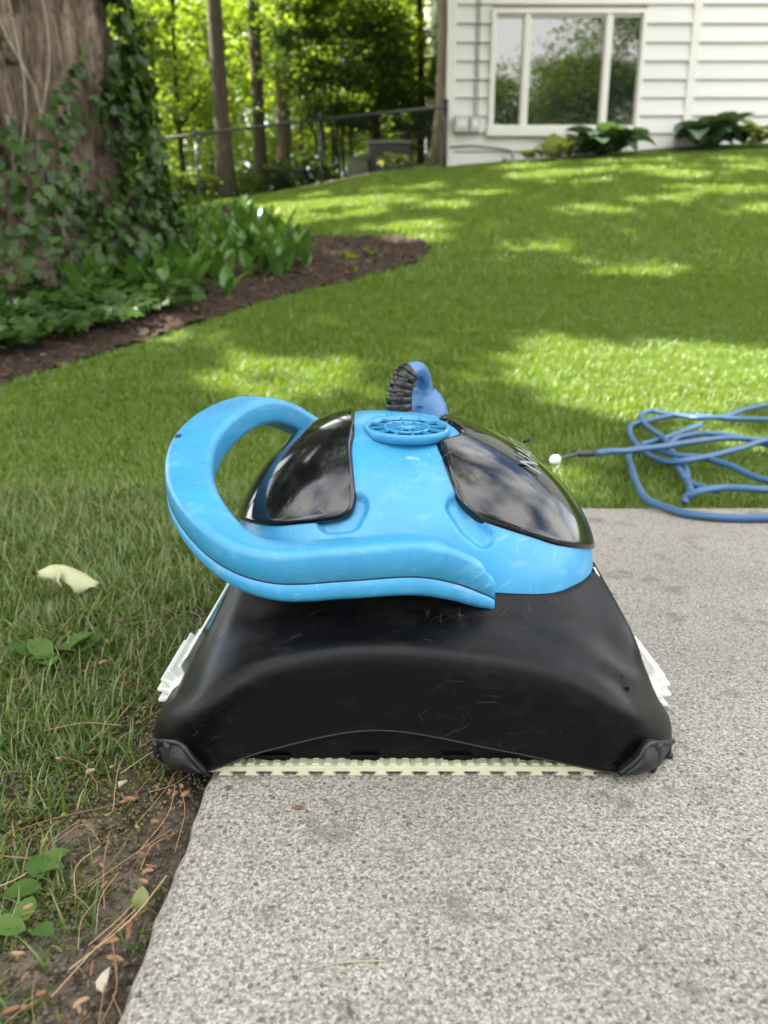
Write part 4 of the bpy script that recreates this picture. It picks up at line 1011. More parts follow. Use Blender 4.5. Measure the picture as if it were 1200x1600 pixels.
# ------------------------------------------------------------------ IVY
M['ivy'] = leafmat('dark_ivy_leaves', (.018, .048, .008), (.056, .108, .019), .2, .4, gloss=.025)
M['ivy_part'] = leafmat('ivy_leaf', (.019, .050, .009), (.068, .125, .021), .2, .4, gloss=.025, island=False)
IV = np.array([(0, 0, 0), (.30, .02, .05), (.52, .22, -.02), (.34, .42, .06), (.40, .62, 0), (.17, .70, .05), (0, 1, -.04), (-.17, .70, .05), (-.40, .62, 0), (-.34, .42, .06), (-.52, .22, -.02), (-.30, .02, .05), (0, .42, .0)])
IVF = np.array([(0, 1, 2, 12), (2, 3, 4, 12), (4, 5, 6, 12), (6, 7, 8, 12), (8, 9, 10, 12), (10, 11, 0, 12)])
ivy_me = bulk('ivy_leaf', IV*[1, 1, 1], IVF, 4); ivy_me.materials.append(M['ivy_part'])
def ivy_thing(name, loc, label, cat, P, Nn, size, group=None):
    t = empty(name, loc, label, cat, group); m = len(P)
    # local y of a leaf (tip) should hang downwards
    z = Nn/np.linalg.norm(Nn, axis=1, keepdims=True); dn = np.array([0, 0, -1.])+rng.normal(size=(m, 3))*.55
    y = dn-z*(z*dn).sum(1, keepdims=True); y /= np.linalg.norm(y, axis=1, keepdims=True); x = np.cross(y, z)
    Rm = np.stack([x, y, z], 2); sz = size*rng.uniform(.42, 1.35, m)
    u, v, dp = proj(P); inf = (u > 0) & (u < 1200) & (v > 0) & (v < 1600)
    score = np.where(inf, dp-.8*rng.uniform(size=m)*0, 99)/sz; order = np.argsort(score)
    # leaves hidden under later ones still count: take the outermost ones
    pick = order[:300]; rest = order[300:]
    for i in pick:
        o = bpy.data.objects.new('leaf', ivy_me); COL.objects.link(o); o.parent = t
        o.matrix_local = Matrix.Translation(Vector(P[i])-Vector(loc)) @ Matrix(Rm[i].tolist()).to_4x4() @ Matrix.Scale(float(sz[i]), 4)
    if len(rest):
        o = child('foliage', stamp('foliage', IV, IVF, P[rest], Rm[rest], sz[rest]), M['ivy'], t, smooth=False); o['kind'] = 'stuff'
    return t
n = 19000
a = rng.uniform(-math.pi, .9, n); z = rng.uniform(-.05, 3.0, n)
r_ = .60*(1-.03*z)+.26*np.exp(-np.clip(z, 0, 9)/.42)*(1+.35*np.sin(5*a+1))+.02
thick = rng.uniform(.02, .17, n)
P0 = np.stack([BT.x+r_*np.cos(a), BT.y+r_*np.sin(a), BT.z+z], 1)
u, v, _ = proj(P0)
dens = np.clip((u-(146+12*np.sin(v*.03)))/18, 0, 1)*1.3                                   # right flank
dens = np.maximum(dens, np.clip((v-(268-.05*u+25*np.sin(u*.05)))/40, 0, 1)*.85)            # skirt round the base
dens = np.maximum(dens, (np.hypot((u-92)/34, (v-190)/50) < 1)*.6*(np.sin(u*.21)*np.sin(v*.17) > -.3))
dens = np.maximum(dens, (np.hypot((u-20)/45, (v-255)/50) < 1)*.45)
dens = np.maximum(dens, (np.hypot((u-112)/14, (v-(110))/26) < 1)*.4)
keep = rng.uniform(size=n) < dens*.66; a, z, r_, thick, P0, u = a[keep], z[keep], r_[keep], thick[keep], P0[keep], u[keep]
nr = np.stack([np.cos(a), np.sin(a), .35+0*a], 1)
th2 = thick*np.where(u > 165, 1.15, .7)
Pi = P0+nr*th2[:, None]; Ni = nr+rng.normal(size=nr.shape)*.45
iv = ivy_thing('climbing_ivy', (BT.x+.5, BT.y-.3, BT.z), 'dark green ivy climbing the trunk of the massive old tree', 'ivy', Pi, Ni, .058)
for k in range(7):
    a0 = (-.95, -1.15, -1.35, -1.7, -.8, -1.05, -1.5)[k]; mb = MB(); pts = []
    for t in np.linspace(0, 1, 14):
        zt = .1+2.6*t*(.5+.07*k); aa = a0+.10*math.sin(5*t+k)+.05*math.sin(13*t+2*k); rr = .60*(1-.03*zt)+.26*math.exp(-zt/.42)+.035
        pts.append((BT.x+rr*math.cos(aa), BT.y+rr*math.sin(aa), BT.z+zt))
    mb.tube(pts, .007, 6); child('vine_stem', mb.mesh(), M['bark_pale'], iv)
# ivy on the ground
gp_poly = [(-60,350),(60,370),(150,380),(240,400),(310,440),(325,458),(290,468),(240,476),(190,490),(130,506),(40,524),(-60,542)]
pp = []
while len(pp) < 3000:
    u, v = rng.uniform(-60, 340), rng.uniform(345, 575)
    if inpoly(u, v, gp_poly):
        dd = ray(u, v); g = ground(u, v, rng.uniform(.02, .10)); pp.append(tuple(g))
Pg = np.array(pp); Ng = rng.normal(size=Pg.shape)*.42+np.array([0, -.45, 1.0])
cen = Pg.mean(0); ivy_thing('ivy_patch', tuple(ground(150, 500)), 'low ivy spreading over the mulch at the foot of the tree', 'ivy', Pg, Ng, .062)

# ------------------------------------------------------------------ MULCH BED
def mulch_mat():
    s = NT('dark_bark_mulch'); co = s.coord(); n1 = s.noise(co, 45, 6, .7); n2 = s.noise(co, 7, 4)
    col = s.ramp(n1, [(.33, (.012, .008, .006)), (.5, (.040, .025, .018)), (.66, (.10, .068, .048))]); col = s.mix(s.math('MULTIPLY', n2, .35), col, (.06, .036, .024))
    return s.set(col, .95, s.bump(n1, .8, .02), Specular_IOR_Level=.15)
M['mulch'] = mulch_mat()
bp_ = np.array(BEDP); c0 = .035
bxs = np.arange(max(bp_[:, 0].min(), -6), bp_[:, 0].max(), c0); bys = np.arange(bp_[:, 1].min(), bp_[:, 1].max(), c0)
BX, BY = np.meshgrid(bxs, bys); ins = inpoly(BX, BY, BEDP)
BZ = hgt(BX, BY)+.012+.008*np.sin(BX*23+BY*7)*np.sin(BY*19)+.006*rng.normal(size=BX.shape)
idx = np.arange(BX.size).reshape(BX.shape); cell = ins[:-1, :-1] & ins[1:, :-1] & ins[:-1, 1:] & ins[1:, 1:]
fq = np.stack([idx[:-1, :-1][cell], idx[:-1, 1:][cell], idx[1:, 1:][cell], idx[1:, :-1][cell]], 1)
bed = link('mulch_bed', bulk('mulch_bed', np.stack([BX, BY, BZ], 2).reshape(-1, 3), fq, 4), M['mulch']); props(bed, 'dark mulch planting bed curving round the big tree', None, kind='structure')
ii, jj = np.nonzero(cell); m = 9000; q = rng.integers(0, len(ii), m)
P = np.stack([BX[ii[q], jj[q]]+rng.uniform(0, c0, m), BY[ii[q], jj[q]]+rng.uniform(0, c0, m), BZ[ii[q], jj[q]]+.004], 1)
CH = (np.array([(-.5, -.14, 0), (.5, -.10, .02), (.42, .14, .05), (-.45, .12, .03)]), np.array([(0, 1, 2, 3)]))
s = NT('mulch_chips'); r = s.n('NewGeometry').outputs['Random Per Island']
M['chips'] = s.set(s.ramp(r, [(0, (.018, .011, .008)), (.6, (.055, .034, .024)), (.9, (.12, .08, .055)), (1, (.26, .19, .13))]), .9)
ch_ = link('mulch_chips', stamp('mulch_chips', *CH, P, frames(rng.normal(size=(m, 3))*.5+np.array([0, 0, 1.]), rng.uniform(0, 6.28, m)), rng.uniform(.02, .055, m)), M['chips'], smooth=False)
props(ch_, 'loose dark bark chips covering the planting bed', None, kind='stuff')

# ------------------------------------------------------------------ BROAD UPRIGHT LEAVES (lily of the valley), HOSTAS, SMALL PLANTS
M['lily'] = leafmat('upright_green_leaf', (.050, .135, .022), (.110, .210, .036), .30, .35, gloss=.05, island=False)
M['lily_bright'] = leafmat('young_bright_leaf', (.12, .22, .03), (.19, .29, .05), .4, .4, gloss=.04, island=False)  # brighter green for the seedlings and some shoots
M['hosta'] = leafmat('blue_green_hosta_leaf', (.075, .145, .085), (.13, .215, .125), .25, .38, gloss=.10, island=False)
M['hosta_var'] = leafmat('cream_sunlit_hosta_leaf', (.28, .36, .13), (.48, .52, .27), .35, .4, gloss=.05, island=False)  # cream variegation, brightened further to paint sunlight on the leaves
def leaf_mesh(name, L_, W_, bend, fold, mat, n=7, stalk=0.0, tipw=.02):
    """blade rising along +z at its base and arching to +y"""
    g = []; ang = 0; y = z = 0
    if stalk:
        pass
    for i in range(n):
        t = i/(n-1); wv = W_*(math.sin(math.pi*min(1, t**.8*1.0))**.8 if 0 < t < 1 else 0)+W_*tipw+ (W_*.05 if t < .05 else 0)
        a = bend*t; dy, dz = math.sin(a)*L_/(n-1), math.cos(a)*L_/(n-1)
        up = Vector((0, -math.cos(a), math.sin(a)))
        row = [Vector((s_*wv, y, z))+up*(fold*abs(s_)*wv) for s_ in (-1, -.5, 0, .5, 1)]
        g.append([tuple(p) for p in row]); y += dy; z += dz
    mb = MB(); mb.grid(np.array(g)); me = mb.mesh(name, recalc=False); me.materials.append(mat)
    me.polygons.foreach_set('use_smooth', np.ones(len(me.polygons), bool)); return me
def leaf_plant(name, loc, meshes, nl, tilt, scale, label, cat, group=None, ztilt=.3, spread=.0):
    t = empty(name, loc, label, cat, group, (0, 0, random.uniform(0, 6.28)))
    for k in range(nl):
        o = bpy.data.objects.new('leaf', random.choice(meshes)); COL.objects.link(o); o.parent = t
        az_ = 2*math.pi*(k+random.uniform(-.25, .25))/nl; ti = tilt*random.uniform(.5, 1.25)
        o.rotation_euler = Euler((-ti, random.uniform(-.2, .2), az_), 'XYZ'); s_ = scale*random.uniform(.7, 1.15); o.scale = (s_, s_, s_)
        o.location = (spread*random.uniform(-1, 1), spread*random.uniform(-1, 1), 0)
    return t
lm = [leaf_mesh('leaf', .21, .034, b, .35, M['lily'], 8) for b in (.35, .6, .9)]
lmb = [leaf_mesh('leaf', .18, .030, b, .35, M['lily_bright'], 8) for b in (.4, .8)]
lp_ = [(125,478),(195,455),(250,470),(300,462),(330,440),(400,446),(455,430),(482,400),(470,372),(425,350),(372,335),(300,325),(235,335),(225,370),(180,390),(130,430)]
cnt = 0
while cnt < 230:
    u, v = rng.uniform(120, 485), rng.uniform(318, 480)
    if not inpoly(u, v, lp_): continue
    g = ground(u, v); cnt += 1
    leaf_plant('lily_plant', g, lmb if cnt % 13 == 0 else lm, random.choice((2, 3, 3, 4)), .32, 1.0, 'upright broad leaved green shoot in the crowded clump beside the ivy trunk', 'plant', 'upright leafy shoots crowded in the mulch bed', spread=.015)
leaf_plant('lily_plant', ground(357, 468), lm+lmb, 4, .4, .95, 'lone upright green shoot at the front of the leafy clump, on bare mulch', 'plant')
leaf_plant('lily_plant', ground(478, 418), lm, 4, .3, 1.25, 'tall upright green shoot at the right end of the leafy clump', 'plant')
leaf_plant('seedling', ground(548, 408), lmb, 7, .9, .55, 'small bright green seedling on the mulch near the lawn, left one', 'plant')
leaf_plant('seedling', ground(580, 402), lmb, 7, .9, .5, 'small bright green seedling on the mulch near the lawn, right one', 'plant')
leaf_plant('seedling', ground(556, 428), lmb, 4, 1.0, .3, 'tiny green seedling low on the mulch', 'plant')
hm = [leaf_mesh('leaf', .42, .115, b, .22, M['hosta'], 9) for b in (1.1, 1.5, 1.9)]; hv = [leaf_mesh('leaf', .36, .085, b, .22, M['hosta_var'], 8) for b in (1.1, 1.5, 1.9)]
def bedpt(px, Y_):
    x = PX(px, 230, Y_).x; return Vector((x, Y_, float(hgt(x, Y_))))
for px, Y_, ms, nl, sc_, lab in [(952,10.35,hm,30,.98,'large blue green hosta under the right end of the window'),(915,10.45,hm,12,.75,'small blue green hosta between pale hosta and large one'),(868,10.40,hv,20,.72,'cream and green variegated hosta under the window'),(832,10.45,hv,10,.45,'small pale leaved hosta by the wall, left of the window plants'),
        (1105,10.40,hm,30,1.0,'large blue green hosta against the siding, right of the window'),(1188,10.35,hv,18,.85,'bright yellow green hosta at the right edge against the siding'),(1150,10.5,hm,8,.5,'low blue green hosta between two larger ones'),(612,11.62,hv,22,.5,'bright variegated hosta in front of the air conditioner')]:
    leaf_plant('hosta', bedpt(px, Y_)+Vector((0, 0, .06)), ms, int(nl*1.4), .75, sc_*1.3, lab, 'hosta', spread=.12)
# ------------------------------------------------------------------ LAWN
def blade_mat(name, stops, dead=.0):
    s = NT(name); r = s.n('NewGeometry').outputs['Random Per Island']; r2 = s.n('ObjectInfo').outputs['Random']
    c = s.ramp(r, stops); c = s.mix(s.math('MULTIPLY', r2, .45), c, s.mix(1, c, (1.02, 1.0, .75), 'MULTIPLY'))
    d = s.n('BsdfDiffuse'); t = s.n('BsdfTranslucent'); g = s.n('BsdfGlossy', Roughness=.42); s.l(c, d.inputs['Color'])
    tc_ = s.mix(1, c, (1.5, 1.4, .5), 'MULTIPLY'); s.l(tc_, t.inputs['Color'])
    m1 = s.n('MixShader', Fac=.38); s.l(d.outputs[0], m1.inputs[1]); s.l(t.outputs[0], m1.inputs[2]); m2 = s.n('MixShader', Fac=.045); s.l(m1.outputs[0], m2.inputs[1]); s.l(g.outputs[0], m2.inputs[2])
    s.l(m2.outputs[0], s.out.inputs['Surface']); s.t.nodes.remove(s.p); return s.m
M['grass'] = blade_mat('lawn_blades', [(0, (.080, .152, .015)), (.5, (.128, .218, .022)), (.86, (.172, .268, .032)), (.95, (.20, .22, .06)), (.985, (.32, .28, .15))])
M['grass_near'] = blade_mat('rough_grass_blades', [(0, (.052, .110, .020)), (.42, (.090, .165, .030)), (.84, (.14, .22, .050)), (.90, (.22, .19, .09)), (1, (.34, .28, .16))])
def tuft(name, nb, hmin, hmax, wd, spread, lean, mat, seed, seg=3):
    r = np.random.default_rng(seed); V = []; Fc = []
    for b in range(nb):
        a = r.uniform(0, 6.28); L_ = r.uniform(hmin, hmax); w_ = wd*r.uniform(.7, 1.3); bx, by = r.normal(size=2)*spread; ln = abs(r.normal())*lean; cu = r.uniform(.2, 1.3)
        ca, sa = math.cos(a), math.sin(a); tw = r.uniform(-.6, .6); b0 = len(V); x = z = 0; an = ln
        for i in range(seg+1):
            t = i/seg; ww = w_*(1-t**1.6)*.5+.0001; px_, py_ = -math.sin(a+tw*t), math.cos(a+tw*t)
            V.append((bx+x*ca+px_*ww, by+x*sa+py_*ww, z)); V.append((bx+x*ca-px_*ww, by+x*sa-py_*ww, z))
            x += math.sin(an)*L_/seg; z += max(math.cos(an), -.15)*L_/seg; an += cu/seg*1.2
        for i in range(seg): Fc.append((b0+2*i, b0+2*i+1, b0+2*i+3, b0+2*i+2))
    me = bulk(name, np.array(V), np.array(Fc), 4); me.materials.append(mat); return me
def scatter_grass(oname, tufts, P, rotz, scl, label):
    c = bpy.data.collections.new(oname+'_tufts')
    for me in tufts: c.objects.link(bpy.data.objects.new('tuft', me))
    me = bpy.data.meshes.new(oname); me.vertices.add(len(P)); me.vertices.foreach_set('co', np.ascontiguousarray(P, np.float32).ravel())
    for nm, arr in (('rz', rotz), ('sc', scl)):
        at = me.attributes.new(nm, 'FLOAT', 'POINT'); at.data.foreach_set('value', np.ascontiguousarray(arr, np.float32))
    o = bpy.data.objects.new(oname, me); COL.objects.link(o); props(o, label, None, kind='stuff')
    ng = bpy.data.node_groups.new(oname, 'GeometryNodeTree'); ng.interface.new_socket('Geometry', in_out='INPUT', socket_type='NodeSocketGeometry'); ng.interface.new_socket('Geometry', in_out='OUTPUT', socket_type='NodeSocketGeometry')
    N_ = ng.nodes; gi = N_.new('NodeGroupInput'); go_ = N_.new('NodeGroupOutput'); ip = N_.new('GeometryNodeInstanceOnPoints'); ci = N_.new('GeometryNodeCollectionInfo')
    ci.inputs['Collection'].default_value = c; ci.inputs['Separate Children'].default_value = True; ci.inputs['Reset Children'].default_value = True
    m2p = N_.new('GeometryNodeMeshToPoints')
    ra = N_.new('GeometryNodeInputNamedAttribute'); ra.data_type = 'FLOAT'; ra.inputs['Name'].default_value = 'rz'; sa = N_.new('GeometryNodeInputNamedAttribute'); sa.data_type = 'FLOAT'; sa.inputs['Name'].default_value = 'sc'
    cx = N_.new('ShaderNodeCombineXYZ'); l_ = ng.links.new
    l_(gi.outputs[0], m2p.inputs['Mesh']); l_(m2p.outputs[0], ip.inputs['Points']); l_(ci.outputs[0], ip.inputs['Instance']); ip.inputs['Pick Instance'].default_value = True
    l_(ra.outputs[0], cx.inputs['Z']); l_(cx.outputs[0], ip.inputs['Rotation']); l_(sa.outputs[0], ip.inputs['Scale']); l_(ip.outputs[0], go_.inputs[0])
    md = o.modifiers.new('scatter', 'NODES'); md.node_group = ng; return o
def lawn_ok(x, y):
    ok = ~inpoly(x, y, BEDP); ok &= ~((x > SLX-.005) & (y < SLY+.004)); ok &= ~((y > 10.55) & (x > .7))
    fx = FA.x+(FB.x-FA.x)*np.clip((x-FA.x)/(FB.x-FA.x), -1, 2); fy = FA.y+(FB.y-FA.y)*(x-FA.x)/(FB.x-FA.x)
    return ok & (y < fy-.1)
def sample(n, ya, yb, k0, margin=.5):
    y = ya+(yb-ya)*rng.uniform(size=n)**k0; x = rng.uniform(-1, 1, n)*(y*.60+margin); return x, y
# rough grass beside the slab (thin near the slab edge)
n = 11500; x, y = rng.uniform(-1.1, SLX, n), rng.uniform(.12, 1.5, n); ok = lawn_ok(x, y)
dist = SLX-x+.02*np.sin(y*21)+.02*np.sin(y*47+1); thin = np.clip((dist-.022-.028*np.clip((.70-y)/.3, 0, 1))/.12, 0, 1)**1.3
thin *= .62+.38*np.clip((y-.34)/.22, 0, 1); patch = .5+.5*np.sin(x*17+2*np.sin(y*9))*np.sin(y*15+1); thin *= .45+.75*patch
thin = np.where(y > 1.0, np.maximum(thin, .75), thin)
ok &= rng.uniform(size=n) < np.clip(thin+.03, 0, 1); x, y = x[ok], y[ok]
nt_ = [tuft('tuft', 17, .012, .040, .0019, .010, .75, M['grass_near'], 10+i, 4) for i in range(7)]
scatter_grass('rough_grass', nt_, np.stack([x, y, hgt(x, y)-.012], 1), rng.uniform(0, 6.28, len(x)), rng.uniform(.6, 1.35, len(x))*(.75+.5*np.clip((y-.5)/.6, 0, 1)), 'patchy rough grass between soil strip and lawn')
# strip behind the slab and the lawn
lt = [tuft('tuft', 16, .018, .044, .0028, .016, .45, M['grass'], 40+i) for i in range(7)]
x, y = sample(82000, 1.3, 4.2, .95, .95); ok = lawn_ok(x, y); x, y = x[ok], y[ok]
den = np.clip(.75+.35*np.sin(x*3.1+1)*np.sin(y*2.7), 0, 1); kk = rng.uniform(size=len(x)) < den; x, y = x[kk], y[kk]
near = np.clip((y-1.3)/.5, .0, 1); scatter_grass('lawn_grass', lt, np.stack([x, y, hgt(x, y)-.008], 1), rng.uniform(0, 6.28, len(x)), rng.uniform(.65, 1.2, len(x))*(.60+.40*near)*(1+.12*np.sin(2.1*x+.7*y)), 'mown green lawn behind the slab, dappled with sun')
lf = [tuft('tuft', 16, .022, .050, .0052, .034, .5, M['grass'], 70+i, 2) for i in range(6)]
x, y = sample(76000, 4.0, 11.6, .85, 2.2); ok = lawn_ok(x, y); x, y = x[ok], y[ok]
scatter_grass('lawn_grass', lf, np.stack([x, y, hgt(x, y)-.006], 1), rng.uniform(0, 6.28, len(x)), rng.uniform(.75, 1.25, len(x)), 'mown green lawn climbing the slope towards the house and fence')

# ------------------------------------------------------------------ SMALL THINGS ON SOIL AND GRASS
s = NT('catkin'); r = s.n('ObjectInfo').outputs['Random']; M['catkin'] = s.set(s.ramp(r, [(0, (.11, .052, .024)), (.5, (.23, .118, .058)), (1, (.32, .20, .12))]), .9, s.bump(s.noise(s.coord(), 900, 2), .6, .001))
cms = []
for k in range(4):
    mb = MB(); n = 9; cur = (.25, .6, -.4, .1)[k]; pts = [(.5*(t-.5)*.0115*2, .004*cur*(1-(2*t-1)**2), .0018) for t in np.linspace(0, 1, n)]
    mb.tube(pts, [.0005, .0016, .0021, .0019, .0023, .0020, .0021, .0014, .0005], 6); me = mb.mesh('fallen_catkin', recalc=False); me.materials.append(M['catkin'])
    me.polygons.foreach_set('use_smooth', np.ones(len(me.polygons), bool)); cms.append(me)
def catkin(p, s_=1, lab=None, grp='fallen catkins on the soil strip'):
    o = bpy.data.objects.new('fallen_catkin', random.choice(cms)); COL.objects.link(o); o.location = p; o.rotation_euler = (random.uniform(-.2, .2), random.uniform(-.2, .2), random.uniform(0, 6.28)); o.scale = (s_*random.uniform(.6, 1.2), s_*random.uniform(.8, 1.2), s_)
    props(o, lab or 'small rust orange catkin fallen on the brown soil beside the slab', 'catkin', grp if not lab else None)
for u, v in [(275,1250),(263,1245),(290,1248),(284,1236),(205,1254),(215,1297),(260,1318),(233,1330),(223,1345),(238,1360),(153,1352),(160,1362),(165,1390),(225,1385),(214,1445),(206,1452),(175,1480),(180,1508),(145,1520),(42,1536),(38,1580),(124,1590),(128,1575),(92,1194),(144,1178),(176,1208),(70,1322),(45,1425),(194,1262),(243,1293),(30,1500),(200,1470),(250,1330),(270,1270),(283,1260),(210,1400),(232,1372),(188,1450),(150,1495),(246,1240),(65,1560),(110,1540),(20,1590),(225,1413),(258,1290)]:
    q = ground(u, v); catkin((q.x, q.y, q.z+.002+random.uniform(0, .003)), random.uniform(.55, .95))
for u, v in [(175,1040),(163,1045),(205,1015),(200,1078),(157,1085),(170,1012),(150,1110),(130,960)]:
    q = ground(u, v); catkin((q.x, q.y, q.z+.006), random.uniform(.7, 1.0), None, 'fallen catkins on the soil strip')
q = plane(466, 1263); catkin((q.x, q.y, .0005), .8, 'single rust orange catkin lying on the concrete in front of the cleaner')
# pine needles, twigs, moss and crumbs
s = NT('dry_needles'); r = s.n('NewGeometry').outputs['Random Per Island']; M['needle'] = s.set(s.ramp(r, [(0, (.16, .075, .035)), (.6, (.32, .19, .10)), (1, (.42, .32, .19))]), .7)
mb = MB()
for k in range(85):
    y = rng.uniform(.2, .62) if k < 60 else rng.uniform(.2, 1.0); x = SLX-abs(rng.normal())*.035-.004 if k < 45 else SLX-rng.uniform(.0, .30)
    a = rng.normal()*.5+1.35 if k < 45 else rng.uniform(0, 3.14); L_ = rng.uniform(.03, .085); z = float(hgt(x, y))+rng.uniform(.0, .006); cu = rng.normal()*.006
    if x+abs(math.cos(a))*L_/2 > SLX: continue
    mb.tube([Vector(p) for p in cr([(x-math.cos(a)*L_/2, y-math.sin(a)*L_/2, z), (x+cu*math.sin(a), y-cu*math.cos(a), z+.003), (x+math.cos(a)*L_/2, y+math.sin(a)*L_/2, z+.001)], 9)], float(rng.uniform(.00028, .0005)), 4, cap=False)
nd = link('pine_needles', mb.mesh(recalc=False), M['needle']); props(nd, 'dry orange pine needles strewn along the slab edge', None, kind='stuff')
M['twig'] = simple('grey_twig', (.07, .055, .045), .9, .4, 90)
for u1, v1, u2, v2, lab in [(243,1318,275,1292,'short dark twig against the slab edge'),(128,1515,148,1483,'short grey twig on bare soil left of the slab'),(330,900,300,905,'thin stick in grass')][:2]:
    a, b = ground(u1, v1), ground(u2, v2); mb = MB(); mb.tube([a+Vector((0, 0, .003)), a.lerp(b, .5)+Vector((.001, 0, .006)), b+Vector((0, 0, .003))], [.0016, .0019, .0012], 6); o = link('twig', mb.mesh(), M['twig']); props(o, lab, 'twig')
M['crumb'] = simple('soil_crumbs', (.115, .090, .068), .95, .5, 60)
m = 5000; x = SLX-np.abs(rng.normal(size=m))*.16-.003; y = rng.uniform(.15, 1.0, m); rr = rng.uniform(.0005, .0018, m)
CR = (np.array([(-1,-1,-.6),(1,-1,-.6),(1,1,-.6),(-1,1,-.6),(-.6,-.6,.7),(.7,-.5,.6),(.5,.6,.8),(-.6,.7,.5)]), np.array([(0,3,2,1),(4,5,6,7),(0,1,5,4),(1,2,6,5),(2,3,7,6),(3,0,4,7)]))
o = link('soil_crumbs', stamp('soil_crumbs', *CR, np.stack([x, y, hgt(x, y)-.006], 1), frames(rng.normal(size=(m, 3)), rng.uniform(0, 6.28, m)), rr), M['crumb'], smooth=False); props(o, 'crumbs of brown soil along the slab', None, kind='stuff')
s = NT('moss_bits'); r = s.n('NewGeometry').outputs['Random Per Island']; M['moss'] = s.set(s.ramp(r, [(0, (.045, .060, .012)), (.5, (.10, .11, .025)), (.8, (.16, .13, .05)), (1, (.24, .17, .09))]), .9)
m = 16000; k_ = rng.integers(0, 60, m); mcx, mcy = SLX-np.abs(rng.normal(size=60))*.14-.02, rng.uniform(.2, .95, 60)
x = mcx[k_]+rng.normal(size=m)*.016; y = mcy[k_]+rng.normal(size=m)*.022; okk = x < SLX-.002; x, y = x[okk], y[okk]; m = len(x)
o = link('moss', stamp('moss', *LEAFQ, np.stack([x, y, hgt(x, y)-.008+rng.uniform(0, .005, m)], 1), frames(rng.normal(size=(m, 3))*.8+np.array([0, 0, .6]), rng.uniform(0, 6.28, m)), rng.uniform(.0018, .0055, m)), M['moss'], smooth=False); props(o, 'olive moss and dead grass bits on the soil strip', None, kind='stuff')
# pale curled petal-like leaf
s = NT('pale_curled_leaf'); M['pale'] = s.set(s.mix(s.noise(s.coord(), 60, 4), (.34, .36, .19), (.46, .46, .28)), .7)
c = ground(105, 905); mb = MB(); g = []
spine = cr([tuple(PX(62, 892, .90)), tuple(PX(85, 884, .90)), tuple(PX(108, 888, .905)), tuple(PX(132, 901, .90)), tuple(PX(153, 911, .90))], 16)
base = float(hgt(c.x, c.y)); dzz = base+.040-spine[:, 2].max()
for i, p in enumerate(spine):
    t = i/15; wv = .019*(math.sin(math.pi*min(max(t, .03), .97))**.6)*(1-.35*math.exp(-((t-.42)/.08)**2))
    g.append([(p[0]+.002*math.sin(k*2+i), p[1]-math.sin(a)*wv, p[2]-(1-math.cos(a))*wv*1.1-.004*(k == 0)*math.sin(i*1.3)) for k, a in enumerate(np.linspace(1.45, -1.0, 7))])
mb.grid(np.array(g)); o = link('curled_leaf', mb.mesh(recalc=False), M['pale']); o.modifiers.new('thickness', 'SOLIDIFY').thickness = .0008
mb = MB(); a = PX(93, 892, .888); mb.tube([a, a+Vector((-.002, -.004, -.012)), a+Vector((.003, -.006, -.020))], [.003, .002, .0008], 6); child('stalk', mb.mesh(), M['pale'], o)
props(o, 'pale yellow green curled leaf lying on the grass', 'leaf')
# weeds with broad leaves
M['weed'] = leafmat('plantain_leaf', (.060, .125, .026), (.115, .19, .045), .25, .5, gloss=.018, island=False)
wm = [leaf_mesh('leaf', .042, .0135, b, .15, M['weed'], 7) for b in (.5, .9)]
leaf_plant('weed', ground(78, 1030)+Vector((0, 0, .004)), wm, 7, 1.1, .85, 'broad leaved green weed in the grass left of the cleaner', 'weed', spread=.012)
leaf_plant('weed', ground(110, 1025)+Vector((0, 0, .004)), wm, 4, 1.1, .75, 'smaller broad leaved weed close to the cleaner, right of another', 'weed', spread=.008)
leaf_plant('weed', ground(60, 1375)+Vector((0, 0, .002)), wm, 4, 1.05, .5, 'dandelion weed on the soil at the lower left, upper one', 'weed', spread=.008)
leaf_plant('weed', ground(40, 1452)+Vector((0, 0, .002)), wm, 3, 1.05, .6, 'dandelion weed with two large leaves on bare soil, lower left', 'weed', spread=.006)
M['yg'] = leafmat('yellow_green_fallen_leaf', (.14, .16, .02), (.20, .20, .03), .3, .4, island=False); q = ground(221, 1420)
me = leaf_mesh('fallen_leaf', .014, .0052, .5, .2, M['yg'], 7); o = bpy.data.objects.new('fallen_leaf', me); COL.objects.link(o); o.location = (q.x, q.y-.004, q.z+.003); o.rotation_euler = (-.55, .2, .2); props(o, 'small yellow green leaf leaning on the slab edge', 'leaf')
M['chip'] = simple('pale_wood_chip', (.40, .34, .26), .85, .25, 160)
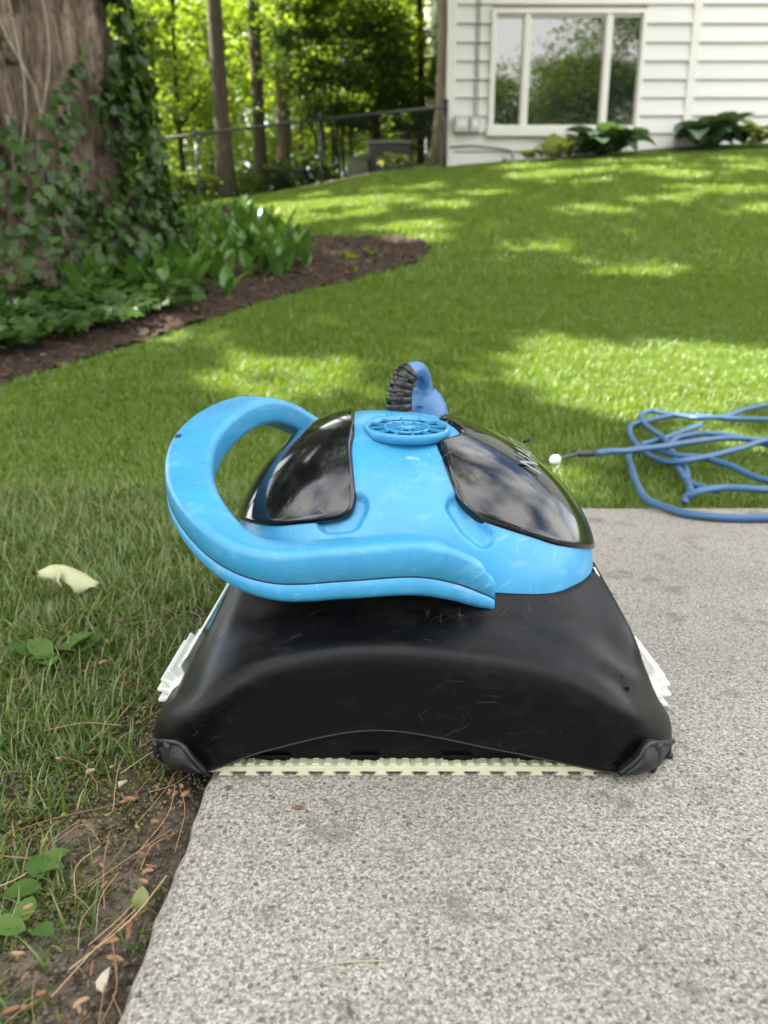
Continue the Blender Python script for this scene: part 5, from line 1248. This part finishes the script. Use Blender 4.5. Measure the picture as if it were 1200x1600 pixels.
def chip(u1, v1, u2, v2, wd, lab):
    a, b = ground(u1, v1), ground(u2, v2); t = (b-a).normalized(); nrm_ = Vector((-t.y, t.x, 0))*wd; up = Vector((0, 0, .002)); q = [a-nrm_*1.1, a+nrm_*.45+t*.002, a.lerp(b, .45)+nrm_*1.05, b+nrm_*.8-t*.001, b-nrm_*.15+t*.004, a.lerp(b, .6)-nrm_*.8]
    mb = MB(); mb.add([v+up for v in q]+[v+up*2.2 for v in q], [(5,4,3,2,1,0),(6,7,8,9,10,11)]+[(i, (i+1) % 6, (i+1) % 6+6, i+6) for i in range(6)]); o = link('wood_chip', mb.mesh(bevel=.0006), M['chip'], smooth=False); props(o, lab, 'wood chip')
chip(153, 1557, 168, 1527, .0035, 'pale splinter of wood on the soil at the slab edge')
chip(183, 1233, 193, 1228, .0028, 'small white wood flake on soil under the cleaner corner')
chip(134, 1211, 142, 1209, .0025, 'tiny white flake on the soil left of the cleaner corner')
M['tan_leaf'] = leafmat('dry_tan_leaf', (.28, .19, .10), (.42, .30, .17), .2, .6, island=False)
for u, v, lab in [(245,470,'dry tan leaf lying on ivy at the bed front, left'),(275,462,'dry tan leaf on ivy, next to the bright green shoots'),(242,372,'dry yellow leaf caught among upright shoots'),(360,388,'dry tan leaf caught among upright shoots, right side')]:
    q = ground(u, v, .10 if v < 400 else .05); me = leaf_mesh('dry_leaf', .075, .028, .8, .25, M['tan_leaf'], 7); o = bpy.data.objects.new('dry_leaf', me); COL.objects.link(o); o.location = q; o.rotation_euler = (-1.1, .3, random.uniform(0, 6)); props(o, lab, 'leaf')

st = [plane(u, v, .0012) for u, v in ((392, 1548), (440, 1529), (490, 1512), (545, 1503), (602, 1501))]
mb = MB(); mb.tube([Vector(p) for p in cr([tuple(p) for p in st], 24)], list(np.linspace(.0002, .00045, 24)), 5); o = link('dry_stalk', mb.mesh(recalc=False), simple('straw', (.36, .31, .21), .8, .2, 200)); props(o, 'thin dry grass stalk lying curved on the concrete in the foreground', 'grass stalk')
